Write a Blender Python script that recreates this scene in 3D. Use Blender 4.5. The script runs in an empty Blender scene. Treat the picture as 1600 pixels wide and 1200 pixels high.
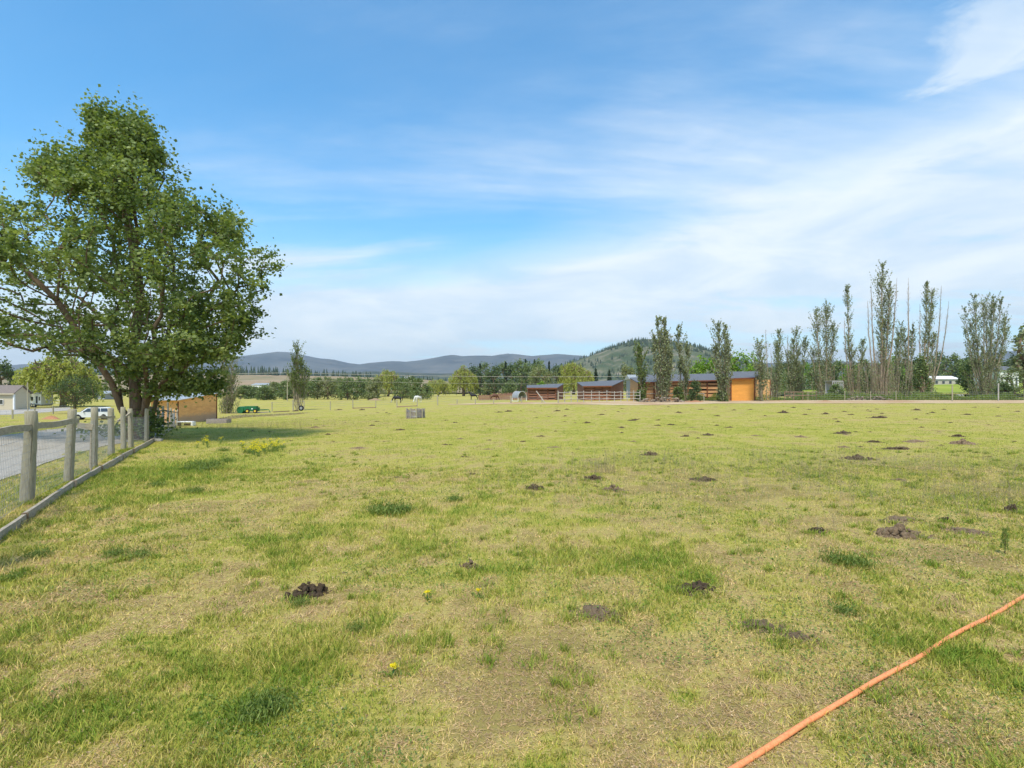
import bpy, bmesh, math
import numpy as np
from mathutils import Vector, Matrix
R = math.radians
sc = bpy.context.scene
col = sc.collection

# ------------------------------------------------------------------ camera, sky, sun, exposure
CAM_H, F, HY = 1.8, 800.0, 610.0          # eye height, focal in px of a 1600 px wide picture, horizon row
cam = bpy.data.cameras.new('camera'); cam.lens = 18.0; cam.sensor_width = 36.0
cam.shift_y = (HY-600)/1600; cam.clip_start = .05; cam.clip_end = 40000
co = bpy.data.objects.new('camera', cam); col.objects.link(co)
co.location = (0, 0, CAM_H); co.rotation_euler = (R(90), 0, 0); sc.camera = co

SUN_EL, SUN_AZ = 60, 192                   # compass: 0 = +Y, clockwise; behind the camera, a little to its left
sun = bpy.data.lights.new('sun', 'SUN'); sun.energy = 2.8; sun.angle = R(10.); sun.color = (1, .92, .78)
so = bpy.data.objects.new('sun', sun); col.objects.link(so)
sd = Vector((math.sin(R(SUN_AZ))*math.cos(R(SUN_EL)), math.cos(R(SUN_AZ))*math.cos(R(SUN_EL)), math.sin(R(SUN_EL))))
so.rotation_euler = (-sd).to_track_quat('-Z', 'Y').to_euler(); so.location = (0, -20, 60)
sc.view_settings.view_transform = 'Standard'; sc.view_settings.look = 'None'
sc.view_settings.exposure = 0.8; sc.view_settings.gamma = 1

w = bpy.data.worlds.new('World'); sc.world = w; w.use_nodes = True
nt = w.node_tree; N = nt.nodes; L = nt.links; N.clear()
def nd(t, **k):
    n = N.new(t)
    for a, b in k.items():
        if a in n.inputs.keys(): n.inputs[a].default_value = b
        else: setattr(n, a, b)
    return n
def mth(op, a, b=None, c=None, clamp=False):
    n = N.new('ShaderNodeMath'); n.operation = op; n.use_clamp = clamp
    for i, v in enumerate((a, b, c)):
        if v is None: continue
        if isinstance(v, (int, float)): n.inputs[i].default_value = v
        else: L.new(v, n.inputs[i])
    return n.outputs[0]
def mrange(v, a, b, c=0., d=1., smooth=True):
    n = N.new('ShaderNodeMapRange'); n.interpolation_type = 'SMOOTHSTEP' if smooth else 'LINEAR'
    L.new(v, n.inputs[0])
    for i, x in zip((1, 2, 3, 4), (a, b, c, d)): n.inputs[i].default_value = x
    return n.outputs[0]
sky = nd('ShaderNodeTexSky', sky_type='NISHITA', sun_disc=False, sun_elevation=R(SUN_EL), sun_rotation=R(SUN_AZ),
         altitude=400., air_density=1.0, dust_density=.6, ozone_density=2.5)
tc = nd('ShaderNodeTexCoord'); sx = nd('ShaderNodeSeparateXYZ'); L.new(tc.outputs['Generated'], sx.inputs[0])
X, Y_, Z = sx.outputs
zz = mth('MAXIMUM', mth('ADD', Z, .06), .05)
cx = nd('ShaderNodeCombineXYZ'); L.new(mth('DIVIDE', X, zz), cx.inputs[0]); L.new(mth('DIVIDE', Y_, zz), cx.inputs[1])
def noise(vec, scale, det=6., rough=.55, dist=0., off=(0, 0, 0), rot=0., sc3=(1, 1, 1)):
    mp = nd('ShaderNodeMapping'); mp.inputs['Location'].default_value = off
    mp.inputs['Rotation'].default_value = (0, 0, rot); mp.inputs['Scale'].default_value = sc3
    L.new(vec, mp.inputs[0]); n = nd('ShaderNodeTexNoise', Scale=scale, Detail=det, Roughness=rough, Distortion=dist)
    L.new(mp.outputs[0], n.inputs['Vector']); return n.outputs['Fac']
wisp = noise(cx.outputs[0], .55, 8, .6, .55, (3.1, 1.7, 0), R(24), (.45, 1.25, 1))
big = noise(tc.outputs['Generated'], 2.1, 4, .5, .2, (.3, 2.2, 1.4), 0, (.8, .8, 1.8))
fine = noise(tc.outputs['Generated'], 7, 8, .62, .5, (1.3, .2, .4), 0, (.6, .6, 2.2))
# one long bright bank rising to the right over the hills
bandc = mth('MULTIPLY_ADD', X, .15, .17)
bw = mrange(X, -.7, .7, .055, .12)
bd = mth('DIVIDE', mth('ABSOLUTE', mth('SUBTRACT', mth('ADD', Z, mth('MULTIPLY', mth('SUBTRACT', fine, .5), .14)), bandc)), bw)
band = mth('MULTIPLY', mrange(bd, 0., 1.6, 1., 0.), mrange(fine, .25, .62, .45, 1.))
low = mrange(Z, .0, .34, .62, 0.)
c1 = mth('MULTIPLY', mrange(wisp, .44, .70), mrange(big, .38, .62, .15, 1.))
thin = mth('MULTIPLY', mrange(wisp, .3, .8, .0, .4), mrange(X, -.8, .7, .55, 1.2))
cor = nd('ShaderNodeVectorMath', operation='DISTANCE'); L.new(tc.outputs['Generated'], cor.inputs[0]); cor.inputs[1].default_value = (.625, .62, .435)
puff = mth('MULTIPLY', mrange(mth('ADD', cor.outputs['Value'], mth('MULTIPLY', mth('SUBTRACT', fine, .5), .34)), .0, .065, 1., 0.), .6)
hi_ = mrange(Z, .26, .5, 1., .62)
cl = mth('ADD', mth('MULTIPLY', mth('ADD', mth('MULTIPLY', c1, .75), thin), hi_), mth('MULTIPLY', band, .95))
cl = mth('ADD', mth('ADD', cl, low), puff)
cl = mth('MINIMUM', cl, .93)
tint = nd('ShaderNodeMixRGB', blend_type='MULTIPLY'); tint.inputs[0].default_value = 1; tint.inputs[2].default_value = (.76, 1.01, 1.0, 1); L.new(sky.outputs[0], tint.inputs[1])
hsv = nd('ShaderNodeHueSaturation', Saturation=1.16, Value=1.14); L.new(tint.outputs[0], hsv.inputs['Color'])
ccol = nd('ShaderNodeMixRGB'); ccol.inputs[1].default_value = (3.3, 3.9, 4.5, 1); ccol.inputs[2].default_value = (4.5, 4.75, 4.9, 1)
L.new(mrange(fine, .3, .7), ccol.inputs[0])
mx = nd('ShaderNodeMixRGB'); L.new(cl, mx.inputs[0]); L.new(hsv.outputs[0], mx.inputs[1]); L.new(ccol.outputs[0], mx.inputs[2])
bg = nd('ShaderNodeBackground', Strength=.135); L.new(mx.outputs[0], bg.inputs[0])
wo = nd('ShaderNodeOutputWorld'); L.new(bg.outputs[0], wo.inputs[0])

# ------------------------------------------------------------------ terrain and pixel helpers
rng = np.random.default_rng(7)
def ss(a, b, x): t = np.clip((np.asarray(x, float)-a)/(b-a), 0, 1); return t*t*(3-2*t)
def hashn(i, j, s):
    n = (i*374761393 + j*668265263 + s*2147483647) & 0xffffffff
    n = ((n ^ (n >> 13))*1274126177) & 0xffffffff
    return ((n ^ (n >> 16)) & 0xffff)/65535.
def vn(x, y, s=0):
    x = np.asarray(x, float); y = np.asarray(y, float)
    i = np.floor(x).astype(np.int64); j = np.floor(y).astype(np.int64); u = x-i; v = y-j
    u = u*u*(3-2*u); v = v*v*(3-2*v)
    return (hashn(i, j, s)*(1-u)+hashn(i+1, j, s)*u)*(1-v)+(hashn(i, j+1, s)*(1-u)+hashn(i+1, j+1, s)*u)*v
def fbm(x, y, s=0, o=4):
    t = 0; a = .5; n = 0
    for k in range(o): t = t+a*vn(x*2**k+k*17.3, y*2**k-k*9.1, s+k); n += a; a *= .5
    return t/n
def gz(x, y):
    x = np.asarray(x, float); y = np.asarray(y, float)
    z = -1.6*ss(10, -40, x)*ss(10, 60, y)
    near = 1-ss(60, 130, np.hypot(x, y))
    z = z + near*((fbm(x*.35, y*.35, 3, 2)-.5)*.09 + (vn(x*1.1+4, y*1.1, 9)-.5)*.03)
    return z
def gp(px, py):
    d = CAM_H*F/(py-HY)
    for _ in range(40):
        x = (px-800)/F*d; d = .5*d+.5*(CAM_H-float(gz(x, d)))*F/(py-HY)
    x = (px-800)/F*d
    return Vector((x, d, float(gz(x, d))))
def at(px, py, d): return Vector(((px-800)/F*d, d, CAM_H-(py-HY)/F*d))
def onz(x, y): return Vector((x, y, float(gz(x, y))))

# ------------------------------------------------------------------ materials
def matn(name):
    m = bpy.data.materials.new(name); m.use_nodes = True; n = m.node_tree; n.nodes.clear(); return m, n
class G:
    def __init__(s, n): s.n = n
    def a(s, t, **k):
        x = s.n.nodes.new(t)
        for q, b in k.items():
            q2 = q.replace('_', ' ')
            if q in x.inputs.keys(): x.inputs[q].default_value = b
            elif q2 in x.inputs.keys(): x.inputs[q2].default_value = b
            else: setattr(x, q, b)
        return x
    def l(s, a, b): s.n.links.new(a, b)
    def ramp(s, f, stops):
        r = s.a('ShaderNodeValToRGB'); e = r.color_ramp.elements
        while len(e) < len(stops): e.new(.5)
        for q, (p, c) in zip(e, stops): q.position = p; q.color = (*c, 1)
        s.l(f, r.inputs[0]); return r.outputs[0]
    def noise(s, scale, det=5., rough=.6, sc3=(1, 1, 1), dist=0., coord='Object'):
        t = s.a('ShaderNodeTexCoord'); mp = s.a('ShaderNodeMapping'); mp.inputs['Scale'].default_value = sc3
        s.l(t.outputs[coord], mp.inputs[0]); n = s.a('ShaderNodeTexNoise', Scale=scale, Detail=det, Roughness=rough, Distortion=dist)
        s.l(mp.outputs[0], n.inputs['Vector']); return n.outputs['Fac']
    def mix(s, f, a, b, mode='MIX'):
        m = s.a('ShaderNodeMixRGB', blend_type=mode)
        for i, v in enumerate((f, a, b)):
            if isinstance(v, (int, float)): m.inputs[i].default_value = v
            elif isinstance(v, tuple): m.inputs[i].default_value = (*v, 1)
            else: s.l(v, m.inputs[i])
        return m.outputs[0]
    def math(s, op, a, b=0.):
        m = s.a('ShaderNodeMath', operation=op)
        for i, v in enumerate((a, b)):
            if isinstance(v, (int, float)): m.inputs[i].default_value = v
            else: s.l(v, m.inputs[i])
        return m.outputs[0]
    def out(s, color, rough=.9, metal=0., bump=None, bs=.3, bd=.02, spec=.3):
        p = s.a('ShaderNodeBsdfPrincipled', Roughness=rough, Metallic=metal); p.inputs['Specular IOR Level'].default_value = spec
        if isinstance(color, tuple): p.inputs[0].default_value = (*color, 1)
        else: s.l(color, p.inputs[0])
        if bump is not None:
            b = s.a('ShaderNodeBump', Strength=bs, Distance=bd); s.l(bump, b.inputs['Height']); s.l(b.outputs[0], p.inputs['Normal'])
        o = s.a('ShaderNodeOutputMaterial'); s.l(p.outputs[0], o.inputs[0]); return p
def M(name, a, b=None, rough=.9, scale=3., sc3=(1, 1, 1), metal=0., bs=.3, bd=.02, det=6., spec=.3, lo=.35, hi=.65):
    m, n = matn(name); g = G(n)
    if b is None: b = tuple(x*.72 for x in a)
    f = g.noise(scale, det, .62, sc3); c = g.ramp(f, [(lo, b), (hi, a)])
    f2 = g.noise(scale*5.3, 4, .6, sc3)
    c = g.mix(.35, c, g.ramp(f2, [(.3, tuple(x*.7 for x in a)), (.7, tuple(min(1, x*1.15) for x in a))]))
    g.out(c, rough, metal, f2, bs, bd, spec); return m
def leafmat(name, dark, mid, light, tr=.3):
    m, n = matn(name); g = G(n)
    at_ = g.a('ShaderNodeAttribute', attribute_name='rnd')
    c = g.ramp(at_.outputs['Fac'], [(0., dark), (.45, mid), (1., light)])
    nz = g.noise(.35, 3, .6); c = g.mix(.35, c, g.ramp(nz, [(.3, dark), (.7, light)]))
    p = g.a('ShaderNodeBsdfPrincipled', Roughness=.55); p.inputs['Specular IOR Level'].default_value = .25; g.l(c, p.inputs[0])
    t = g.a('ShaderNodeBsdfTranslucent'); g.l(g.mix(1., c, (1.3, 1.35, .55), 'MULTIPLY'), t.inputs[0])
    mx = g.a('ShaderNodeMixShader'); mx.inputs[0].default_value = tr
    g.l(p.outputs[0], mx.inputs[1]); g.l(t.outputs[0], mx.inputs[2])
    o = g.a('ShaderNodeOutputMaterial'); g.l(mx.outputs[0], o.inputs[0]); return m
MT = {}
def K(k, *a, **q):
    if k not in MT: MT[k] = M(k, *a, **q)
    return MT[k]
K('old_post', (.46, .41, .29), (.17, .145, .095), scale=5, sc3=(22, 22, .7), bs=.7, bd=.02, lo=.3, hi=.62)
K('old_board', (.48, .41, .31), (.25, .21, .155), scale=4, sc3=(2, 2, 7), bs=.7)
K('pale_rail', (.5, .46, .4), (.3, .28, .24), scale=3)
K('galvanised_wire', (.34, .35, .36), rough=.5, metal=.5)
K('bark', (.24, .165, .105), (.1, .07, .045), scale=5, sc3=(3, 3, .5), bs=.9, bd=.05)
K('pale_bark', (.34, .28, .2), (.2, .16, .115), scale=4, sc3=(3, 3, .4), bs=.6)
K('dead_wood', (.4, .31, .22), (.24, .18, .13), scale=4)
K('plywood', (.85, .45, .17), (.66, .33, .12), scale=1.6, sc3=(.6, .6, 3), rough=.8)
K('bright_plywood', (.82, .38, .08), (.66, .29, .06), scale=1.2, sc3=(.5, .5, 2.5), rough=.7)
K('pale_plywood', (.68, .4, .17), (.52, .3, .12), scale=1.2, rough=.8)
K('weathered_plank', (.34, .23, .16), (.18, .12, .085), scale=2, sc3=(.8, .8, 6))
K('stained_post', (.22, .08, .035), (.13, .05, .025), scale=3)
K('grey_roof', (.14, .145, .16), (.095, .1, .11), scale=2.5, rough=.75)
K('sheet_metal', (.55, .55, .53), (.38, .37, .35), scale=2, rough=.45, metal=.5)
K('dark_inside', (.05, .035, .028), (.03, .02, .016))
K('white_paint', (.8, .8, .78), (.7, .7, .68), scale=1.5, rough=.6, lo=.2, hi=.5)
K('beige_siding', (.55, .48, .34), (.48, .42, .3), scale=1, sc3=(.3, .3, 8), rough=.7)
K('brown_shingle', (.22, .18, .16), (.15, .125, .11), scale=6)
K('car_paint', (.72, .74, .76), (.68, .7, .72), scale=.5, rough=.25, spec=.6, bs=0)
K('car_glass', (.04, .05, .06), (.03, .035, .04), rough=.08, spec=.8, bs=0)
K('black_rubber', (.025, .025, .027), (.015, .015, .016), rough=.8)
K('black_plastic', (.04, .04, .042), rough=.6)
K('chrome', (.6, .6, .6), rough=.2, metal=.9, bs=0)
K('lamp_glass', (.75, .75, .72), rough=.15, spec=.7, bs=0)
K('machine_green', (.02, .17, .06), (.015, .1, .04), rough=.5, scale=2)
K('yellow_paint', (.7, .5, .04), rough=.5)
K('grey_paint', (.32, .34, .36), rough=.6)
K('red_brown_slat', (.34, .17, .12), (.2, .1, .075), scale=2, sc3=(1, 1, .4))
K('stone_grey', (.36, .31, .28), (.2, .165, .15), scale=6, bs=.8, bd=.04)
K('rubble', (.34, .27, .2), (.16, .12, .09), scale=5, bs=.8, bd=.04)
K('fresh_dung', (.17, .115, .068), (.055, .037, .022), scale=30, bs=1., bd=.02)
K('dry_dung', (.38, .265, .16), (.15, .105, .065), scale=30, bs=1., bd=.02)
K('dung_dust', (.36, .25, .15), (.17, .12, .075), scale=25, bs=1., bd=.02)
K('red_soil', (.42, .2, .1), (.3, .15, .08), scale=3)
K('pine_bark', (.12, .08, .055))
K('concrete', (.5, .48, .45), (.36, .34, .31), scale=4)
LM = dict(
 maple=leafmat('maple_leaves', (.05, .09, .022), (.135, .195, .05), (.36, .41, .15), .36),
 poplar=leafmat('poplar_leaves', (.11, .14, .065), (.2, .235, .105), (.38, .4, .24), .3),
 poplar_low=leafmat('poplar_low_leaves', (.06, .1, .02), (.125, .18, .035), (.22, .27, .07), .3),
 willow=leafmat('willow_leaves', (.22, .25, .05), (.38, .4, .09), (.55, .55, .16), .4),
 bright=leafmat('bright_maple_leaves', (.07, .15, .01), (.17, .3, .02), (.3, .44, .06), .35),
 mid=leafmat('bush_leaves', (.07, .11, .035), (.145, .195, .065), (.25, .3, .11), .3),
 pale=leafmat('pale_leaves', (.13, .15, .06), (.22, .24, .1), (.33, .34, .17), .35),
 dark=leafmat('dark_leaves', (.038, .07, .025), (.08, .12, .042), (.15, .195, .07), .25),
 pine=leafmat('pine_needles', (.018, .035, .016), (.035, .06, .026), (.06, .09, .04), .1),
 twig=leafmat('dry_twigs', (.2, .145, .1), (.32, .24, .17), (.44, .36, .27), .1),
 weed=leafmat("weed_leaves", (.1, .155, .03), (.17, .235, .05), (.28, .34, .085), .35),
 flower=leafmat('yellow_petals', (.65, .5, .01), (.8, .66, .015), (.85, .75, .03), .2),
 seed=leafmat('seed_heads', (.27, .22, .14), (.4, .33, .22), (.5, .42, .3), .4))

# ------------------------------------------------------------------ mesh helpers
def npmesh(name, V, polys, mat, parent=None, smooth=False, rnd=None, extra=None):
    V = np.ascontiguousarray(V, dtype=np.float32); me = bpy.data.meshes.new(name)
    me.vertices.add(len(V)); me.vertices.foreach_set('co', V.ravel())
    idx = np.concatenate([p.ravel() for p in polys]).astype(np.int32)
    tot = np.concatenate([np.full(len(p), p.shape[1]) for p in polys]).astype(np.int32)
    st = np.concatenate([[0], np.cumsum(tot)[:-1]]).astype(np.int32)
    me.loops.add(len(idx)); me.loops.foreach_set('vertex_index', idx)
    me.polygons.add(len(tot)); me.polygons.foreach_set('loop_start', st); me.polygons.foreach_set('loop_total', tot)
    if smooth: me.polygons.foreach_set('use_smooth', np.ones(len(tot), bool))
    me.update(calc_edges=True)
    if rnd is not None:
        a = me.attributes.new('rnd', 'FLOAT', 'POINT'); a.data.foreach_set('value', np.asarray(rnd, np.float32))
    for k, v in (extra or {}).items():
        a = me.attributes.new(k, 'FLOAT', 'POINT'); a.data.foreach_set('value', np.asarray(v, np.float32))
    me.materials.append(mat)
    o = bpy.data.objects.new(name, me); col.objects.link(o)
    if parent is not None: o.parent = parent
    return o
def tag(o, label, cat, group=None):
    o['label'] = label; o['category'] = cat
    if group: o['group'] = group
    return o
def T(name, label, cat, loc=(0, 0, 0), rz=0., group=None):
    o = bpy.data.objects.new(name, None); col.objects.link(o); o.location = loc; o.rotation_euler = (0, 0, rz)
    o.empty_display_size = .2
    return tag(o, label, cat, group)
def dup(o, loc=None, rz=None, scale=None, label=None, group=None):
    r = o.copy(); col.objects.link(r)
    if loc is not None: r.location = loc
    if rz is not None: r.rotation_euler = (0, 0, rz)
    if scale is not None: r.scale = scale
    if label: r['label'] = label
    if group: r['group'] = group
    for ch in list(o.children):
        c = ch.copy(); col.objects.link(c); c.parent = r
        for g2 in list(ch.children):
            d = g2.copy(); col.objects.link(d); d.parent = c
    return r
class MB:
    def __init__(s, o=(0, 0, 0)): s.v = []; s.f = []; s.o = Vector(o)
    def poly(s, vs, fs):
        k = len(s.v); s.v += [tuple(Vector(v)-s.o) for v in vs]; s.f += [tuple(i+k for i in f) for f in fs]; return s
    def box(s, c, d, rz=0., rx=0., ry=0.):
        m = Matrix.Rotation(rz, 3, 'Z') @ Matrix.Rotation(ry, 3, 'Y') @ Matrix.Rotation(rx, 3, 'X')
        c = Vector(c); h = [x/2 for x in d]
        vs = [c+m@Vector((sx_*h[0], sy_*h[1], sz_*h[2])) for sx_ in (-1, 1) for sy_ in (-1, 1) for sz_ in (-1, 1)]
        return s.poly(vs, [(0, 1, 3, 2), (4, 6, 7, 5), (0, 4, 5, 1), (2, 3, 7, 6), (0, 2, 6, 4), (1, 5, 7, 3)])
    def beam(s, a, b, w_, h_):
        a = Vector(a); b = Vector(b); t = (b-a).normalized(); u = t.cross(Vector((0, 0, 1)))
        if u.length < .05: u = Vector((1, 0, 0))
        u.normalize(); v = u.cross(t); vs = []
        for p in (a, b):
            for q, r_ in ((-1, -1), (1, -1), (1, 1), (-1, 1)): vs.append(p+u*q*w_/2+v*r_*h_/2)
        return s.poly(vs, [(3, 2, 1, 0), (4, 5, 6, 7), (0, 1, 5, 4), (1, 2, 6, 5), (2, 3, 7, 6), (3, 0, 4, 7)])
    def tube(s, pts, rad, n=8, cap=True):
        pts = [Vector(p) for p in pts]
        if not hasattr(rad, '__len__'): rad = [rad]*len(pts)
        vs = []; fs = []; u = None
        for i, p in enumerate(pts):
            t = (pts[min(i+1, len(pts)-1)]-pts[max(i-1, 0)]).normalized()
            if u is None:
                u = t.cross(Vector((0, 0, 1)))
                if u.length < .2: u = t.cross(Vector((1, 0, 0)))
            u = (u-t*u.dot(t)).normalized(); v = t.cross(u)
            vs += [p+(u*math.cos(2*math.pi*k/n)+v*math.sin(2*math.pi*k/n))*rad[i] for k in range(n)]
        for i in range(len(pts)-1):
            for k in range(n): k2 = (k+1) % n; fs.append((i*n+k, i*n+k2, (i+1)*n+k2, (i+1)*n+k))
        if cap: fs.append(tuple(range(n-1, -1, -1))); fs.append(tuple((len(pts)-1)*n+k for k in range(n)))
        return s.poly(vs, fs)
    def build(s, name, mat, parent=None, smooth=False, bevel=0.):
        me = bpy.data.meshes.new(name); me.from_pydata(s.v, [], s.f); me.update()
        if bevel:
            bm = bmesh.new(); bm.from_mesh(me); bmesh.ops.recalc_face_normals(bm, faces=bm.faces)
            bmesh.ops.bevel(bm, geom=[e for e in bm.edges if e.is_manifold and e.calc_face_angle(0) > .6], offset=bevel, segments=2, affect='EDGES'); bm.to_mesh(me); bm.free()
        if smooth: me.polygons.foreach_set('use_smooth', [True]*len(me.polygons))
        me.materials.append(MT[mat] if isinstance(mat, str) else mat)
        o = bpy.data.objects.new(name, me); col.objects.link(o)
        if parent is not None: o.parent = parent
        else: o.location = s.o
        return o
def unit(a): return a/np.maximum(np.linalg.norm(a, axis=1, keepdims=True), 1e-9)
def leaves(C, size, up=.6, asp=.75, vert=0., rg=rng, out=None):
    """kite shaped leaves at the points C -> verts, quads, random tint"""
    n = len(C); s_ = (np.ones(n)*size)*rg.uniform(.65, 1.35, n)
    nr = rg.normal(size=(n, 3)); nr[:, 2] += up*1.6
    if out is not None: nr += out
    nr = unit(nr); t = rg.normal(size=(n, 3)); t[:, 2] -= vert*3
    t = unit(t-nr*np.sum(t*nr, 1, keepdims=True)); b = np.cross(nr, t)
    l = s_[:, None]; wd = l*asp
    V = np.stack([C-t*l*.5, C+b*wd*.5-t*l*.08+nr*l*.08, C+t*l*.5, C-b*wd*.5-t*l*.08+nr*l*.08], 1).reshape(-1, 3)
    return V, np.arange(4*n).reshape(n, 4), np.repeat(rg.uniform(0, 1, n), 4)
def frusta(P0, P1, r0, r1, n=5):
    t = unit(P1-P0); ref = np.where(np.abs(t[:, 2:3]) > .9, np.array([[1., 0, 0]]), np.array([[0, 0, 1.]]))
    u = unit(np.cross(t, ref)); v = np.cross(t, u); m = len(P0); ang = 2*np.pi*np.arange(n)/n
    ring = u[:, None, :]*np.cos(ang)[None, :, None]+v[:, None, :]*np.sin(ang)[None, :, None]
    V = np.concatenate([P0[:, None]+ring*r0[:, None, None], P1[:, None]+ring*r1[:, None, None]], 1).reshape(-1, 3)
    b = (np.arange(m)*2*n)[:, None, None]; k = np.arange(n); q = np.stack([k, (k+1) % n, n+(k+1) % n, n+k], 1)[None]
    return V, (b+q).reshape(-1, 4)
def skeleton(A, trunk, rg, wob=.12):
    """connect crown points A to a trunk polyline -> edges with radii"""
    nodes = [np.array(p, float) for p in trunk[0]]; par = [-1]+list(range(len(nodes)-1))
    for ln, root in trunk[1:]:
        k = root
        for p in ln: nodes.append(np.array(p, float)); par.append(k); k = len(nodes)-1
    base = nodes[0]; plen = [0.]
    for i in range(1, len(nodes)): plen.append(plen[par[i]]+np.linalg.norm(nodes[i]-nodes[par[i]]))
    start = 2
    for p in A[np.argsort(np.linalg.norm(A-base, axis=1))]:
        NN = np.array(nodes); d = np.linalg.norm(NN-p, axis=1); cost = d+.35*np.array(plen)+np.where(NN[:, 2] > p[2]+.1, 1.2*(NN[:, 2]-p[2]), 0)
        cost[:start] += 5
        j = int(np.argmin(cost)); q = nodes[j]; L_ = d[j]; ns = max(1, min(4, int(L_/.5))); k = j
        for i in range(1, ns+1):
            f = i/ns; r_ = q*(1-f)+p*f+(rg.normal(size=3)*L_*wob*(1 if i < ns else 0)*.6)
            r_[2] -= math.sin(f*math.pi)*L_*.05
            nodes.append(r_); par.append(k); plen.append(plen[k]+np.linalg.norm(r_-nodes[k])); k = len(nodes)-1
    n = len(nodes); cnt = np.ones(n)
    for i in range(n-1, 0, -1):
        if par[i] >= 0: cnt[par[i]] += cnt[i]*.82
    return np.array(nodes), np.array(par), cnt
# ------------------------------------------------------------------ ground
# patches seen in the photo: (px, py, radius in m, strength); dry = bleached, lush = long green tufts
def blobs(lst): return [(gp(a, b), r_, s_) for a, b, r_, s_ in lst]
DRY = blobs([(355, 887, .28, 1.3), (690, 925, .2, 1.2), (1000, 905, .35, .7), (640, 750, .5, .8), (560, 765, .5, .6), (670, 775, .4, .7), (760, 1100, .5, .8), (640, 1090, .45, .6), (1000, 1090, .6, .8),
    (880, 1120, .4, .6), (530, 1080, .25, .5), (300, 940, .5, .7), (230, 950, .5, .6), (1250, 1050, .4, .8), (1450, 900, .6, .5), (1500, 870, .6, .5), (1330, 920, .4, .6), (1230, 770, 1.2, .4),
    (120, 830, .5, .6), (60, 770, .8, .8), (100, 730, .8, .6), (500, 870, .3, .5), (860, 900, .5, .5), (1150, 880, .5, .4), (330, 790, .6, .6), (1120, 1010, .4, .6), (940, 1040, .5, .5), (1040, 640, 14, .35), (700, 1000, .5, .5), (1420, 1080, .5, .5)])
LUSH = blobs([(610, 795, .6, 1.), (560, 830, .9, .9), (640, 850, .7, .9), (700, 800, .7, .7), (500, 800, .8, .7), (450, 860, .6, .6), (310, 725, 1.3, .9), (240, 745, 1.5, .9), (350, 740, 1.3, .7), (160, 790, 1.2, .8), (60, 860, .6, .8),
    (965, 960, .22, 1.3), (990, 965, .2, 1.), (410, 1105, .14, 1.4), (390, 1110, .12, 1.2), (560, 960, .25, .8), (600, 1000, .35, .7), (500, 1010, .4, .7), (420, 1030, .35, .6), (480, 950, .3, .6), (1320, 878, .7, .7), (1260, 870, .5, .6), (260, 1080, .12, 1.),
    (960, 880, .7, .7), (1040, 895, .5, .7), (900, 870, .6, .5), (660, 1010, .15, .8), (1340, 960, .4, .6), (1400, 985, .5, .6), (1500, 1050, .4, .7), (200, 870, .5, .8), (400, 700, 1.2, .8), (720, 890, .35, .8), (830, 860, .5, .4), (1180, 1050, .2, .4), (30, 1010, .4, .5), (150, 960, .5, .5), (1560, 960, .4, .5)])
big = [(0, 481, 930, 58, 'large dark brown manure clump lying in the grass front left of centre', .9, .9), (6, 735, 887, 30, 'small pale crumbly manure lump in the lush grass right of the large dark clump', 1, 1), (1, 1090, 920, 56, 'dark and tan broken manure clump at the upper right of the bright green tuft', 1., .7),
 (5, 928, 957, 68, 'flat tan crumbled manure patch directly left of the bright green tuft', 1.1, .6), (2, 1190, 978, 62, 'brown spread manure at the left end of the row nearest the orange hose', 1., .6), (2, 1248, 995, 56, 'crumbly tan manure between the spread brown heap and the orange hose', 1., .5),
 (3, 1407, 836, 60, 'wide knobbly brown manure heap right of centre in the middle ground', 1., .9), (4, 1579, 800, 24, 'tall dark manure mound beside the seedling at the right edge', 1., 1.9), (7, 1277, 831, 34, 'small dark manure clump with a flat tail left of the knobbly heap', 1., .9), (0, 836, 764, 30, 'compact dark manure clump in the centre of the field', 1, .7),
 (4, 925, 749, 28, 'dark rounded manure clump above the tan crumbly one right of centre', 1, 1.), (6, 957, 766, 30, 'tan crumbly manure clump just right of and below the dark rounded one', 1, .7), (5, 1506, 830, 52, 'flat tan manure strip left of the tall dark mound', 1, .5), (2, 1408, 812, 50, 'flat tan manure patch behind the wide knobbly heap', 1, .45),
 (4, 1476, 813, 22, 'small round manure lump behind the flat tan strip', 1, 1.), (3, 1506, 694, 34, 'brown manure heap among the far piles at the right side', 1, .9), (1, 1339, 717, 46, 'wide dark manure streak in front of the wispy seed grass', 1, .6), (0, 1016, 711, 30, 'dark wide manure clump left of the grey wispy weed', 1, .6)]
DNG = [(gp(q[1], q[2]), q[3]) for q in big]
def field(x, y):
    """0 = bare dry thatch .. 1 = lush green; and length multiplier"""
    r_ = np.hypot(x, y)
    g = .37+(fbm(x*.3, y*.3, 21, 3)-.5)*.45+(fbm(x*1.3, y*1.3, 31, 4)-.5)*.85+(fbm(x*5, y*5, 35, 3)-.5)*1.5
    g = g+.22*ss(4.5, 18, r_)-.1*ss(30, 70, r_); ln = .8+(fbm(x*1.7+5, y*1.7, 41, 3)-.5)*2.3
    ln = ln+.5*ss(2, -9, x)*ss(25, 8, y)
    for p, r0, s_ in DRY:
        k = np.exp(-((x-p.x)**2+((y-p.y)*.8)**2)/r0**2)*s_; g = g-.26*k; ln = ln*(1-np.clip(.35*k, 0, .9))
    for p, r0, s_ in LUSH:
        k = np.exp(-((x-p.x)**2+((y-p.y)*.8)**2)/r0**2)*s_; g = g+.14*k; ln = ln+.5*k
    for p, wpx in DNG:
        r0 = wpx/F*p.y*.52; k = np.exp(-(((x-p.x)/r0)**2+((y-p.y)/(r0*.8))**2)**2); ln = ln*(1-.8*k); g = g-.25*k
    return g, np.clip(ln, .25, 3.)
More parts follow.
